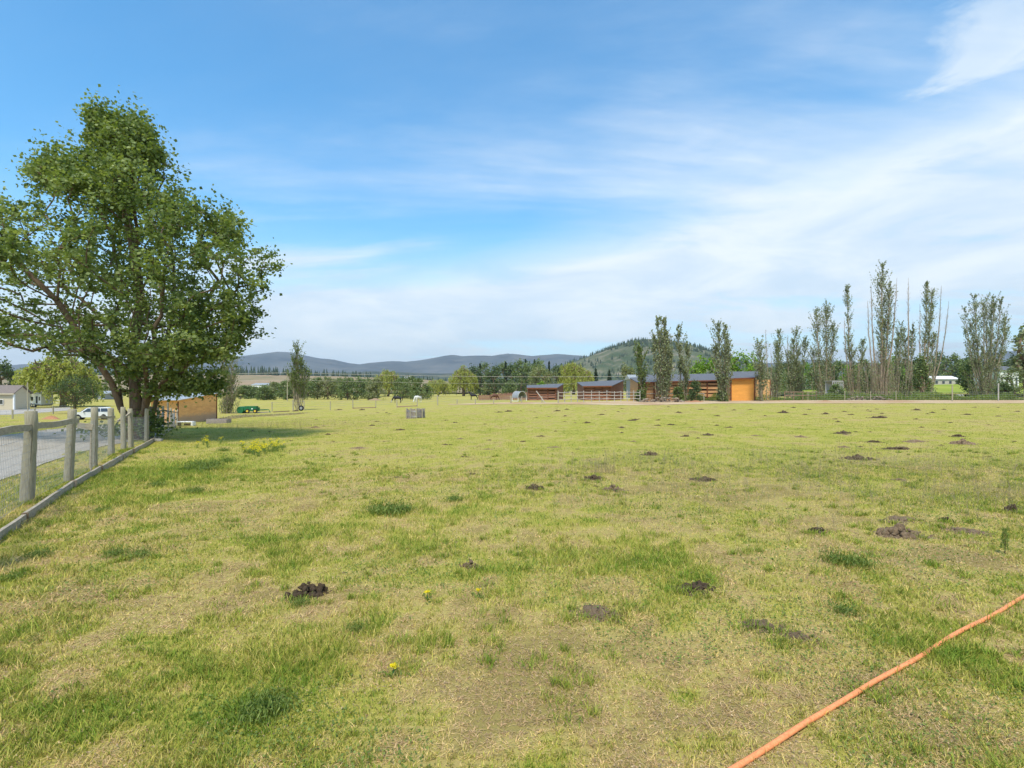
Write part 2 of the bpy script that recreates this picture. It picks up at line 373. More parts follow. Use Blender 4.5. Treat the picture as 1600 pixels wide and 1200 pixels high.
def spaced(a, b, step, grow):
    o = [a]; s_ = step
    while o[-1] < b: o.append(o[-1]+s_); s_ *= grow
    return np.array(o)
gy = np.concatenate([-spaced(0, 9000, .4, 1.18)[::-1][:-1], spaced(0, 9000, .17, 1.014)])
gxp = spaced(0, 9000, .2, 1.02); gx = np.concatenate([-gxp[::-1][:-1], gxp])
XX, YY = np.meshgrid(gx, gy); ny, nx = XX.shape; ii = np.arange(nx*ny).reshape(ny, nx)
Q = np.stack([ii[:-1, :-1], ii[:-1, 1:], ii[1:, 1:], ii[1:, :-1]], -1).reshape(-1, 4)
gg, _ = field(XX.ravel(), YY.ravel())
m, n = matn('pasture'); g = G(n)
a_ = g.a('ShaderNodeAttribute', attribute_name='lush')
n1 = g.noise(6., 7, .7); n2 = g.noise(.9, 5, .6); n3 = g.noise(55., 4, .7); n4 = g.noise(.05, 4, .6); n5 = g.noise(.35, 6, .65, (1, .45, 1))
v = g.math('ADD', a_.outputs['Fac'], g.math('MULTIPLY', g.math('SUBTRACT', n1, .5), 1.1))
v = g.math('ADD', v, g.math('MULTIPLY', g.math('SUBTRACT', n2, .5), .9)); v = g.math('ADD', v, g.math('MULTIPLY', g.math('SUBTRACT', n3, .5), .9))
v = g.math('ADD', v, g.math('MULTIPLY', g.math('SUBTRACT', n5, .5), .7))
c = g.ramp(v, [(.0, (.2, .13, .07)), (.2, (.41, .285, .14)), (.42, (.4, .33, .12)), (.62, (.35, .325, .06)), (1., (.25, .27, .04))])
c = g.mix(.5, c, g.ramp(n4, [(.35, (.41, .35, .09)), (.65, (.34, .33, .055))]))
g.out(c, .95, 0, g.math('ADD', n1, n3), .6, .04, .1)
GROUND_MAT = m
ground = npmesh('ground', np.stack([XX.ravel(), YY.ravel(), gz(XX.ravel(), YY.ravel())], 1), [Q], m, smooth=True, extra={'lush': gg})
ground['kind'] = 'structure'

def sheet(name, poly, mat, lift=.012, kind='structure', res=60, ragged=.25, rs=.6):
    """flat-lying strip between two px polylines (near edge, far edge) laid on the terrain"""
    A_, B_ = poly; def_ = lambda P_: [gp(*p) for p in P_]
    def samp(P_, n_):
        P_ = def_(P_); d = [0]
        for i in range(1, len(P_)): d.append(d[-1]+(P_[i]-P_[i-1]).length)
        t = np.linspace(0, d[-1], n_); return np.stack([np.interp(t, d, [p.x for p in P_]), np.interp(t, d, [p.y for p in P_])], 1)
    a = samp(A_, res); b = samp(B_, res); nv = 14; vs = []
    dirn = unit(b-a)
    a = a+dirn*((fbm(a[:, 0]*rs, a[:, 1]*rs, 5, 4)-.5)*4*ragged)[:, None]; b = b+dirn*((fbm(b[:, 0]*rs, b[:, 1]*rs, 6, 4)-.5)*4*ragged)[:, None]
    for k in range(nv):
        f = k/(nv-1); p = a*(1-f)+b*f; vs.append(np.column_stack([p, gz(p[:, 0], p[:, 1])+lift]))
    V = np.concatenate(vs); ii = np.arange(res*nv).reshape(nv, res)
    q = np.stack([ii[:-1, :-1], ii[:-1, 1:], ii[1:, 1:], ii[1:, :-1]], -1).reshape(-1, 4)
    o = npmesh(name, V, [q], mat, smooth=True); o['kind'] = kind; return o
m, n = matn('gravel'); g = G(n)
f1 = g.noise(38., 5, .75); f2 = g.noise(.7, 5, .6)
c = g.ramp(f1, [(.3, (.2, .175, .15)), (.5, (.42, .385, .34)), (.72, (.6, .57, .52))]); c = g.mix(g.ramp(f2, [(.5, (0, 0, 0)), (.8, (.7, .7, .7))]), c, (.3, .24, .16))
g.out(c, .95, 0, f1, .8, .03, .1); GRAVEL = m
m, n = matn('dirt'); g = G(n)
f1 = g.noise(8., 6, .7); f2 = g.noise(.12, 4, .6)
c = g.ramp(f1, [(.3, (.4, .29, .17)), (.7, (.66, .52, .34))]); c = g.mix(g.ramp(f2, [(.42, (0, 0, 0)), (.6, (.8, .8, .8))]), c, (.36, .2, .1))
g.out(c, .95, 0, f1, .5, .03, .1); DIRT = m
sheet('gravel_driveway', ([(-330, 800), (-120, 775), (0, 753), (60, 728), (110, 712), (160, 698), (205, 690), (245, 684)], [(-330, 715), (-120, 695), (0, 682), (60, 674), (110, 668), (160, 665), (205, 664), (245, 666)]), GRAVEL, .02, ragged=.15)
sheet('dirt_track', ([(700, 632.5), (880, 632), (960, 633.5), (1040, 633), (1100, 631.), (1200, 630.5), (1400, 630.2), (1600, 630.2), (1900, 630.2)], [(700, 631.5), (880, 629), (960, 627), (1040, 625.5), (1100, 625.5), (1200, 625.5), (1400, 625.3), (1600, 625.3), (1900, 625.3)]), DIRT, .03, ragged=.7, rs=.15)
sheet('stony_parking_strip', ([(-60, 650), (20, 648), (60, 645), (110, 641)], [(-60, 641), (20, 640), (60, 638.5), (110, 636.5)]), GRAVEL, .02, ragged=.4, rs=.3)

# ------------------------------------------------------------------ far hills
def ridge(name, prof, d, base_py, depth, mat, seed, amp, kind='structure', nseg=220, rough=.012):
    xs = np.linspace(prof[0][0], prof[-1][0], nseg); ys = np.interp(xs, [p[0] for p in prof], [p[1] for p in prof])
    t = np.linspace(0, 1, 26); V = []
    H_ = CAM_H-(ys-HY)/F*d; b0 = CAM_H-(base_py-HY)/F*(d-depth)
    wx = (xs-800)/F*d
    for k in t:
        yy = (d-depth)+k*depth*1.5; u = k*1.5
        h = np.where(u <= 1, np.sin(np.minimum(u, 1)*np.pi/2)**1.3, 1-ss(1, 1.5, u)*.9)
        nz_ = (fbm(wx*rough, np.full_like(wx, yy)*rough, seed, 5)-.5)*amp*(1 if 0 < u < .97 else .25)*min(1, u*3)
        z = b0+(H_-b0)*h+nz_*(H_-b0); V.append(np.column_stack([wx*(yy/d*.35+.65), np.full_like(wx, yy), z]))
    V = np.concatenate(V); ii = np.arange(len(t)*nseg).reshape(len(t), nseg)
    q = np.stack([ii[:-1, :-1], ii[:-1, 1:], ii[1:, 1:], ii[1:, :-1]], -1).reshape(-1, 4)
    o = npmesh(name, V, [q], mat, smooth=True); o['kind'] = kind; return V.reshape(len(t), nseg, 3)
def hillmat(name, a, b, c_, s1, s2, p=.5):
    m, n = matn(name); g = G(n); f1 = g.noise(s1, 6, .65); f2 = g.noise(s2, 5, .7)
    c = g.ramp(f1, [(p-.12, a), (p+.12, b)]); c = g.mix(g.ramp(f2, [(.5, (0, 0, 0)), (.72, (.8, .8, .8))]), c, c_); g.out(c, 1., spec=.0); return m
ridge('far_mountains', [(-500, 585), (-250, 572), (-100, 580), (0, 577), (60, 572), (130, 568), (200, 572), (300, 566), (375, 562.5), (410, 557), (455, 553), (470, 555), (500, 559.5), (520, 561), (545, 567), (570, 570), (585, 566), (610, 564), (640, 565), (670, 561.5), (700, 556.5), (710, 555), (722, 557), (745, 556.5), (775, 556.5), (790, 553.5), (800, 554), (830, 558), (850, 557.5), (870, 556), (890, 557), (920, 559), (970, 564), (1080, 570), (1150, 566), (1200, 569), (1250, 564), (1320, 568), (1420, 572), (1500, 566), (1550, 551), (1575, 549), (1620, 552), (1800, 562), (2100, 580)],
      5200, 612, 2200, hillmat('mountain_forest', (.05, .065, .075), (.11, .12, .12), (.17, .16, .15), .0018, .006), 77, .16, rough=.0022)
ridge('near_mountain_foothill', [(-500, 590), (-200, 584), (0, 583), (40, 584), (100, 586), (200, 584), (300, 583), (420, 584), (560, 582), (700, 583), (900, 580), (1200, 577), (1350, 578), (1500, 580), (1560, 574), (1650, 570), (1900, 580), (2100, 590)],
      3000, 612, 900, hillmat('foothill_forest', (.03, .045, .035), (.07, .085, .05), (.2, .17, .11), .004, .009), 78, .2, rough=.004)
HILL = ridge('wooded_hill', [(760, 612), (800, 596), (840, 583), (880, 572), (905, 563), (930, 555), (950, 547), (960, 543.5), (975, 537), (990, 533), (1005, 532), (1025, 533.5), (1050, 537), (1062, 538), (1090, 546), (1110, 553), (1130, 562), (1160, 571), (1200, 581), (1260, 592), (1350, 606)],
      1500, 612, 480, hillmat('wooded_hill_ground', (.055, .08, .04), (.12, .13, .075), (.3, .24, .19), .009, .02), 79, .14, rough=.009)
BENCH = ridge('dry_benchland', [(-500, 594), (-200, 592), (0, 590), (15, 590), (60, 588), (140, 587), (230, 588), (375, 586), (470, 587.5), (540, 588.5), (590, 590), (640, 592), (700, 596), (780, 604), (840, 611)],
      900, 613.5, 420, hillmat('dry_slope', (.33, .24, .16), (.24, .2, .12), (.13, .14, .07), .012, .03), 80, .1, rough=.01)
ridge('pasture_rise', [(1150, 611), (1300, 607), (1400, 602), (1480, 600), (1560, 599), (1700, 598), (1900, 600), (2200, 606)], 205, 614.5, 75, hillmat('bright_pasture', (.2, .27, .04), (.3, .34, .07), (.3, .28, .1), .08, .2), 81, .05, rough=.03)
# pines as masses far away: cones made of ragged whorls
def pinemass(name, P_, H_, mat, label_kind='stuff', rg=np.random.default_rng(5), n=7, lev=6):
    V = []; q = []; k0 = 0; rn = []
    for p, h in zip(P_, H_):
        wv = h*rg.uniform(.15, .24); tn = rg.uniform(0, 1)
        for l in range(lev):
            f = .1+.86*l/lev; r_ = wv*(1-f)*1.25+.02*h; a = rg.uniform(0, 6, 1)+2*np.pi*np.arange(n)/n; rr = r_*rg.uniform(.55, 1.25, n)
            z0 = p[2]+h*f; ring = np.column_stack([p[0]+np.cos(a)*rr, p[1]+np.sin(a)*rr, np.full(n, z0)-rg.uniform(0, .07*h, n)])
            tip = np.array([[p[0], p[1], z0+h*(.98/lev+.09)]]); V += [ring, tip]; b = k0; k0 += n+1
            q += [(b+i, b+(i+1) % n, b+n) for i in range(n)]; rn += [tn*.6+.4*rg.uniform()]*(n+1)
    o = npmesh(name, np.concatenate(V), [np.array(q)], mat, rnd=rn); o['kind'] = label_kind; return o
rg = np.random.default_rng(11)
i = rg.integers(3, 17, 3400); j = rg.integers(0, 220, 3400); f = rg.uniform(0, 1, 3400)[:, None]; f2 = rg.uniform(0, 1, 3400)[:, None]
pp = (HILL[i, j]*(1-f)+HILL[i+1, j]*f)*(1-f2)+f2*HILL[i, np.minimum(j+1, 219)]; ok = fbm(pp[:, 0]*.012, pp[:, 1]*.012, 4, 3) > .47
ridgei = rg.integers(20, 200, 420); rp = HILL[17, ridgei]+rg.normal(size=(420, 3))*(4, 8, .2)
pp = np.concatenate([pp[ok], rp]); pinemass('hillside_pines', pp-(0, 0, 1), rg.uniform(6, 14, len(pp)), LM['pine'])
j = np.concatenate([rg.integers(60, 215, 900), rg.integers(0, 60, 160)]); i = rg.integers(14, 21, len(j)); pp = BENCH[i, j]+rg.normal(size=(len(j), 3))*(4, 3, 0)
px_ = pp[:, 0]/pp[:, 1]*F+800; hmax = np.interp(px_, [0, 370, 480, 600, 700, 800], [11, 17, 13, 10, 7, 3]); keep = (px_ < 760)
pp = pp[keep]; hh = (hmax[keep])*rg.uniform(.45, 1.05, keep.sum()); pinemass('distant_pine_belt', pp-(0, 0, .5), hh, LM['pine'])

# ------------------------------------------------------------------ grass blades
def grass(name, nmax, d0, d1, rho0, wd, hh, rg, mat, seg5):
    # area sampled as a fan a bit wider than the view, plus the strip close to the viewer on both sides
    d = np.exp(rg.uniform(np.log(d0), np.log(d1), nmax)); side = rg.uniform(-1, 1, nmax)*(d*1.2+3.2); x = side; y = d
    # target density falls with distance; log sampling gives ~1/d, fan width gives another 1/d
    if d0 < 8:
        n2 = int(nmax*.2); x2 = rg.uniform(-6, 6, n2); y2 = rg.uniform(-1.5, 3.5, n2); x = np.concatenate([x, x2]); y = np.concatenate([y, y2])
    g_, ln = field(x, y); keep = rg.uniform(0, 1, len(x)) < np.clip(.75+g_*.4, .6, 1.)
    # nothing on the gravel
    keep &= ~inside(DRV, x, y)
    x = x[keep]; y = y[keep]; g_ = g_[keep]; ln = ln[keep]; n = len(x); r_ = np.hypot(x, y)
    tuf = np.zeros(n)
    if d0 < 8:     # separate little tufts standing out of the sward
        kt = 1500; dt = np.exp(rg.uniform(np.log(1.8), np.log(15), kt)); xt = rg.uniform(-1, 1, kt)*(dt*1.15+1.5); okt = fbm(xt*.7, dt*.7, 61, 3) > .42; dt = dt[okt]; xt = xt[okt]; kt = len(xt); fe = [(30, 790), (52, 788), (100, 757), (116, 755), (141, 733), (152, 731), (170, 712), (178, 712), (190, 704), (200, 703), (208, 702), (226, 692), (238, 688), (250, 680)]+[(20+i*9.5, 823-i*6.6+3*math.sin(i*5)) for i in range(25)]+[(q[1]+dx*q[3]*.55, q[2]+8+6*math.sin(dx*9+q[1])) for q in big for dx in (-1.05, -.4, .5, 1.1)]
        fp = [gp(*q) for q in fe]; xt = np.concatenate([xt, [p.x for p in fp]]); dt = np.concatenate([dt, [p.y for p in fp]]); kt = len(xt); sz = rg.uniform(.018, .06, kt)
        x3 = (xt[:, None]+rg.normal(size=(kt, 55))*sz[:, None]).ravel(); y3 = (dt[:, None]+rg.normal(size=(kt, 55))*sz[:, None]).ravel(); o3 = ~inside(DRV, x3, y3); x3 = x3[o3]; y3 = y3[o3]
        t3 = np.repeat(rg.uniform(.25, 1., kt), 55)[o3]; x = np.concatenate([x, x3]); y = np.concatenate([y, y3]); g_ = np.concatenate([g_, .5+.45*t3]); ln = np.concatenate([ln, .8+t3]); tuf = np.concatenate([tuf, np.ones(len(x3))]); n = len(x); r_ = np.hypot(x, y)
    # gather into tufts
    cx_ = np.round(x/.09+vn(x*3, y*3, 2)*.8)*.09; cy_ = np.round(y/.09+vn(x*3, y*3, 3)*.8)*.09; kk = rg.uniform(0, .45, n)*(hashn((cx_*100).astype(int), (cy_*100).astype(int), 7) > .35)*(tuf < .5)
    x = x*(1-kk)+cx_*kk; y = y*(1-kk)+cy_*kk
    c_ = g_+rg.normal(size=n)*.2; dry = c_ < .36
    ln = np.where(dry, np.maximum(ln, .85), np.maximum(ln, .5)); h = hh*ln*rg.uniform(.45, 1.25, n)*np.where(dry, .42, 1.); far = np.sqrt(np.maximum(r_, 3)/3); h *= 1+.1*np.log(np.maximum(r_, 3)/3)
    wv = wd*far*rg.uniform(.6, 1.3, n)
    th = rg.uniform(0, 2*np.pi, n); lean = rg.uniform(.15, 1.2, n)*np.where(dry, 3.6, 1.); L_ = np.stack([np.cos(th), np.sin(th)], 1)
    ph = rg.uniform(0, 2*np.pi, n); B = np.stack([np.cos(ph), np.sin(ph)], 1)*wv[:, None]*.5
    z0 = gz(x, y)+.002; P = np.stack([x, y], 1)
    def lv(t, wf, sgn): o = P+L_*(h*lean*t**1.7)[:, None]+B*wf*sgn; return np.column_stack([o, z0+np.maximum(h*(t-.2*lean*t*t), h*.12*t**.5)])
    V = [lv(0, 1, -1), lv(0, 1, 1)]
    if seg5: V += [lv(.5, .8, 1), lv(.5, .8, -1), lv(1, 0, 0)]; q = [(0, 1, 2, 3)]; t_ = [(3, 2, 4)]
    else: V += [lv(.95, 0, 0)]; q = []; t_ = [(0, 1, 2)]
    kv = len(V); V = np.stack(V, 1).reshape(-1, 3); b = (np.arange(n)*kv)[:, None]
    polys = ([b+np.array(q)[0][None]] if q else [])+[b+np.array(t_)[0][None]]
    val = np.clip(c_, 0, 1); tint = rg.uniform(0, 1, n)
    o = npmesh(name, V, polys, mat, rnd=np.repeat(val, kv), extra={'tint': np.repeat(tint, kv)}); o['kind'] = 'stuff'; return o
def inside(poly, x, y):
    c = np.zeros(len(x), bool); n_ = len(poly)
    for i in range(n_):
        x1, y1 = poly[i]; x2, y2 = poly[(i+1) % n_]
        with np.errstate(divide='ignore', invalid='ignore'): c ^= ((y1 > y) != (y2 > y)) & (x < (x2-x1)*(y-y1)/(y2-y1+1e-12)+x1)
    return c
DRV = [tuple(gp(*p))[:2] for p in [(-330, 797), (-120, 772), (0, 751), (60, 726), (110, 710), (160, 697), (205, 689), (245, 683), (245, 667), (205, 665), (160, 666), (110, 669), (60, 675), (0, 683), (-120, 697), (-330, 718)]]
m, n = matn('grass_blades'); g = G(n)
a_ = g.a('ShaderNodeAttribute', attribute_name='rnd'); b_ = g.a('ShaderNodeAttribute', attribute_name='tint')
c = g.ramp(a_.outputs['Fac'], [(.0, (.54, .37, .2)), (.22, (.8, .59, .3)), (.4, (.64, .52, .17)), (.6, (.42, .42, .07)), (1., (.2, .3, .035))])
c = g.mix(g.ramp(b_.outputs['Fac'], [(.0, (.9, .9, .9)), (.42, (0, 0, 0))]), c, g.mix(1., c, (.36, .38, .34), 'MULTIPLY'))
c = g.mix(g.ramp(b_.outputs['Fac'], [(.62, (0, 0, 0)), (1., (.9, .9, .9))]), c, g.mix(1., c, (1.4, 1.34, 1.25), 'MULTIPLY'))
p = g.a('ShaderNodeBsdfPrincipled', Roughness=.6); p.inputs['Specular IOR Level'].default_value = .2; g.l(c, p.inputs[0])
t = g.a('ShaderNodeBsdfTranslucent'); g.l(c, t.inputs[0]); mx_ = g.a('ShaderNodeMixShader'); mx_.inputs[0].default_value = .3
g.l(p.outputs[0], mx_.inputs[1]); g.l(t.outputs[0], mx_.inputs[2]); o_ = g.a('ShaderNodeOutputMaterial'); g.l(mx_.outputs[0], o_.inputs[0])
rg = np.random.default_rng(3)
grass('short_grass', 680000, 1.7, 12, 0, .0042, .042, rg, m, True)
grass('field_grass', 420000, 10, 75, 0, .0045, .045, rg, m, False)
# ------------------------------------------------------------------ trees
def crown(rt, C, size, mat, rg, up=.5, asp=.75, vert=0., name='crown'):
    V, q, r_ = leaves(C, size, up, asp, vert, rg); return npmesh(name, V, [q], mat, rt, rnd=r_)
def wood(rt, nodes, par, rad, mat, n=5, name='trunk'):
    k = np.arange(len(nodes))[par >= 0]; V, q = frusta(nodes[par[k]], nodes[k], np.minimum(rad[par[k]], rad[k]*1.35+.01), rad[k], n)
    return npmesh(name, V, [q], mat, rt, smooth=True)
def tree(name, label, loc, H, W, mat, seed, cat='tree', group=None, bark='bark', n=60, lp=60, ls=.3, lowf=.12, shape='round', trunk_r=.18):
    """spreading broadleaf: attractors in a lumpy ellipsoid, branches to each, leaf clumps round each"""
    rg = np.random.default_rng(seed); rt = T(name, label, cat, loc, 0, group)
    u = unit(rg.normal(size=(n*3, 3))); rr = rg.uniform(.25, 1, n*3)**.45
    lump = .78+.44*vn(np.arctan2(u[:, 1], u[:, 0])*1.6+9, u[:, 2]*2.4, seed)
    A = u*(rr*lump)[:, None]; zc = H*(lowf+1)/2; hz = H*(1-lowf)/2
    wz = 1. if shape == 'round' else (1-.45*A[:, 2:3])
    A = np.concatenate([A[:, :2]*W*wz, A[:, 2:3]*hz+zc], 1); A = A[A[:, 2] > H*lowf][:n]
    if lowf <= .02:   # hedge and bush forms are leafy down to the ground
        zt = rg.uniform(.03, 1, n)**.85; aa = rg.uniform(0, 6.3, n); rr2 = rg.uniform(.2, 1, n)**.5*np.sqrt(np.maximum(1-zt**2.6, .03))*(.8+.4*vn(aa*1.2+3, zt*3, seed)); A = np.column_stack([np.cos(aa)*rr2*W, np.sin(aa)*rr2*W, zt*H*(.93+.12*vn(aa, aa*0, seed))])
    tr = [(0, 0, -.3), (0, 0, H*lowf*.5+.1), (rg.normal()*.03*W, rg.normal()*.03*W, H*.3), (rg.normal()*.08*W, rg.normal()*.05*W, H*.55)]
    nodes, par, cnt = skeleton(A, [tr], rg); rad = np.maximum(trunk_r*(cnt/cnt[0])**.5, .012*H/6)
    wood(rt, nodes, par, rad, MT[bark], 5)
    sg = np.array([.13*W, .13*W, .055*H])*(60/n)**.33
    C = np.repeat(A, lp, 0)+rg.normal(size=(len(A)*lp, 3))*sg
    crown(rt, C, ls, mat, rg); return rt
def willow(name, label, loc, H, W, seed, group=None, n=170, mat='willow', ls=.32, low=.05):
    rg = np.random.default_rng(seed); rt = T(name, label, 'tree', loc, 0, group)
    u = unit(rg.normal(size=(n, 3))); u[:, 2] = np.abs(u[:, 2])*.9+.05; lump = .8+.4*vn(np.arctan2(u[:, 1], u[:, 0])*2+9, u[:, 2]*3, seed)
    A = np.column_stack([u[:, 0]*W*lump, u[:, 1]*W*lump, H*.42+u[:, 2]*H*.52*lump])
    A[:, :2] *= rg.uniform(.35, 1, (n, 1))**.5
    tr = [(0, 0, -.3), (.05*W, 0, H*.15), (-.04*W, .05*W, H*.35), (.05*W, 0, H*.6)]
    nodes, par, cnt = skeleton(A, [tr], rg); wood(rt, nodes, par, np.maximum(.05*H*(cnt/cnt[0])**.5, .03), MT['bark'])
    C = []
    for p in A:
        for s_ in range(3):
            q = p+rg.normal(size=3)*(.08*W, .08*W, .03*H); ln = min(rg.uniform(.25, .75)*H*.62, q[2]-low*H*rg.uniform(.2, 1.6)); m_ = 22
            if ln <= 0: continue
            t = rg.uniform(0, 1, m_); out_ = q[:2]*.12
            C.append(np.column_stack([q[0]+out_[0]*t+rg.normal(size=m_)*.05*W*.5, q[1]+out_[1]*t+rg.normal(size=m_)*.05*W*.5, q[2]-ln*t]))
    crown(rt, np.concatenate(C), ls, LM[mat], rg, 0., .45, 1.); return rt
def conifer(name, label, loc, H, W, seed, group=None):
    rg = np.random.default_rng(seed); rt = T(name, label, 'tree', loc, 0, group)
    MB().tube([(0, 0, -.2), (0, 0, H*.5), (0, 0, H*.98)], [.03*H, .018*H, .004*H], 6).build('trunk', 'pine_bark', rt)
    C = []
    for k in range(70):
        f = rg.uniform(.1, 1); a = rg.uniform(0, 6.3); r_ = W*(1-f)*rg.uniform(.6, 1.15)+.1; m_ = 18; t = rg.uniform(.1, 1, m_)
        C.append(np.column_stack([np.cos(a)*r_*t, np.sin(a)*r_*t, H*f-.18*r_*t+rg.normal(size=m_)*.02*H])+rg.normal(size=(m_, 3))*.05*W)
    crown(rt, np.concatenate(C), .05*H, LM['pine'], rg, .4, .7); return rt

# --- the big maple on the left, its outline taken row by row from the photo and given real depth
def big_tree():
    rg = np.random.default_rng(21); base = gp(222, 686); D = base.y
    rt = T('maple_tree', 'tall spreading leafy maple with several trunks behind the left fence', 'tree', base)
    rows = [(172, 143, 151), (190, 138, 160), (205, 132, 228), (225, 118, 236), (245, 88, 260), (262, 48, 284), (280, 28, 292), (300, 14, 300), (328, -45, 322), (344, -90, 384), (360, -130, 362), (385, -170, 400),
            (402, -185, 436), (430, -195, 430), (460, -190, 410), (490, -180, 406), (520, -160, 412), (535, -90, 390), (548, 20, 372), (562, 120, 362), (580, 150, 352), (600, 172, 345), (618, 195, 315)]
    ry = np.array([r[0] for r in rows]); rl = np.array([r[1] for r in rows]); rr = np.array([r[2] for r in rows])
    s_ = D/F; A = []; cx_m = 175.
    while len(A) < 1500:
        y = rg.uniform(172, 612); l = np.interp(y, ry, rl); r_ = np.interp(y, ry, rr); x = rg.uniform(l, r_)
        if y > 545 and x < 130+ (y-545)*.3 and rg.uniform() < .75: continue
        mid = (l+r_)/2; hw = (r_-l)/2; dep = math.sqrt(max(0, 1-((x-mid)/hw)**2))*min(hw, 225)*.7
        dz = rg.uniform(-1, 1)*dep
        if fbm(x*.024+dz*.014+y*.008, y*.022-x*.008+3, 8, 3) < .45 and rg.uniform() < .93: continue
        if fbm(x*.05-dz*.03, y*.07, 18, 2) < .38: continue
        if rg.uniform() < .35 and abs(dz) < dep*.5 and abs(x-mid) < hw*.6: continue
        dd = D+dz*s_; A.append(((x-800)/F*dd-base.x, dz*s_, CAM_H-(y-HY)/F*dd-base.z))
    A = np.array(A)
    P = lambda x, y, d=0.: ((x-222)*s_, d, CAM_H-(y-HY)*s_-base.z)
    main = [P(216, 700), P(214, 672), P(212, 640), P(208, 600, .1), P(200, 540, .3), P(205, 470, .5), P(200, 380, .3), P(185, 300, .1)]
    side = [([P(196, 640, -.2), P(188, 600, -.4), P(168, 550, -.8), P(140, 480, -1.4), P(90, 420, -1.8)], 1), ([P(236, 650, .1), P(242, 610, .2), P(262, 560, .5), P(290, 490, .8), P(320, 430, .9)], 1),
            ([P(222, 610, .5), P(226, 560, .9), P(236, 470, 1.4), P(230, 380, 1.5), P(215, 290, 1.)], 2), ([P(178, 560, .9), P(120, 500, 1.6), P(50, 450, 2.2)], 3), ([P(238, 640, -.4), P(255, 600, -.9), P(270, 560, -1.5)], 1)]
    nodes, par, cnt = skeleton(A, [main]+side, rg, .1)
    rad = .24*(cnt/cnt[0])**.62; rad = np.maximum(rad, .008); rad[0] = .42; rad[1] = .36
    k = np.arange(len(nodes))[par >= 0]; big = rad[k] > .05
    V, q = frusta(nodes[par[k[big]]], nodes[k[big]], np.minimum(rad[par[k[big]]], rad[k[big]]*1.4+.02), rad[k[big]], 9)
    tr = npmesh('trunk', V, [q], MT['bark'], rt, smooth=True)
    V, q = frusta(nodes[par[k[~big]]], nodes[k[~big]], np.minimum(rad[par[k[~big]]], rad[k[~big]]*1.3), rad[k[~big]], 4)
    npmesh('branches', V, [q], MT['bark'], rt)
    # flat layered leaf sprays round every branch end, each with its own tilt
    m_ = 62; n_ = len(A); tl = unit(np.column_stack([rg.normal(size=(n_, 2))*.35, np.ones(n_)])); a = rg.normal(size=(n_, m_, 3))*(.25, .25, .08)
    elo = rg.uniform(size=n_) < .55; a[elo] *= np.array([.55, .55, 3.4]); a[elo, :, 2] += np.abs(a[elo, :, 2])*.35
    a[..., 2] -= .7*(a[..., 0]*tl[:, None, 0]+a[..., 1]*tl[:, None, 1]); C = (A[:, None]+a*rg.uniform(.6, 1.35, (n_, 1, 1))).reshape(-1, 3)
    tt = rg.integers(0, len(nodes), 9000); tt = tt[(par[tt] >= 0) & (rad[tt] < .03)]; f = rg.uniform(0, 1, (len(tt), 1)); C2 = nodes[tt]*f+nodes[par[tt]]*(1-f)+rg.normal(size=(len(tt), 3))*.1
    V, q, r_ = leaves(np.concatenate([C, C2]), .115, .6, .95, 0, rg)
    r_ = np.clip(r_*.7+np.repeat(np.concatenate([np.repeat(rg.uniform(-.2, .5, n_), m_), np.zeros(len(C2))]), 4), 0, 1)
    npmesh('crown', V, [q], LM['maple'], rt, rnd=r_)
    # suckers at the foot
    c = rg.normal(size=(500, 3))*(.3, .3, .3)+(.45, -.1, .6); c2 = rg.normal(size=(500, 3))*(.9, .3, .14)+(-.6, -.2, .35); V, q, r_ = leaves(np.concatenate([c, c2]), .12, .5, .9, 0, rg); npmesh('root_suckers', V, [q], LM['maple'], rt, rnd=r_*.6)
big_tree()

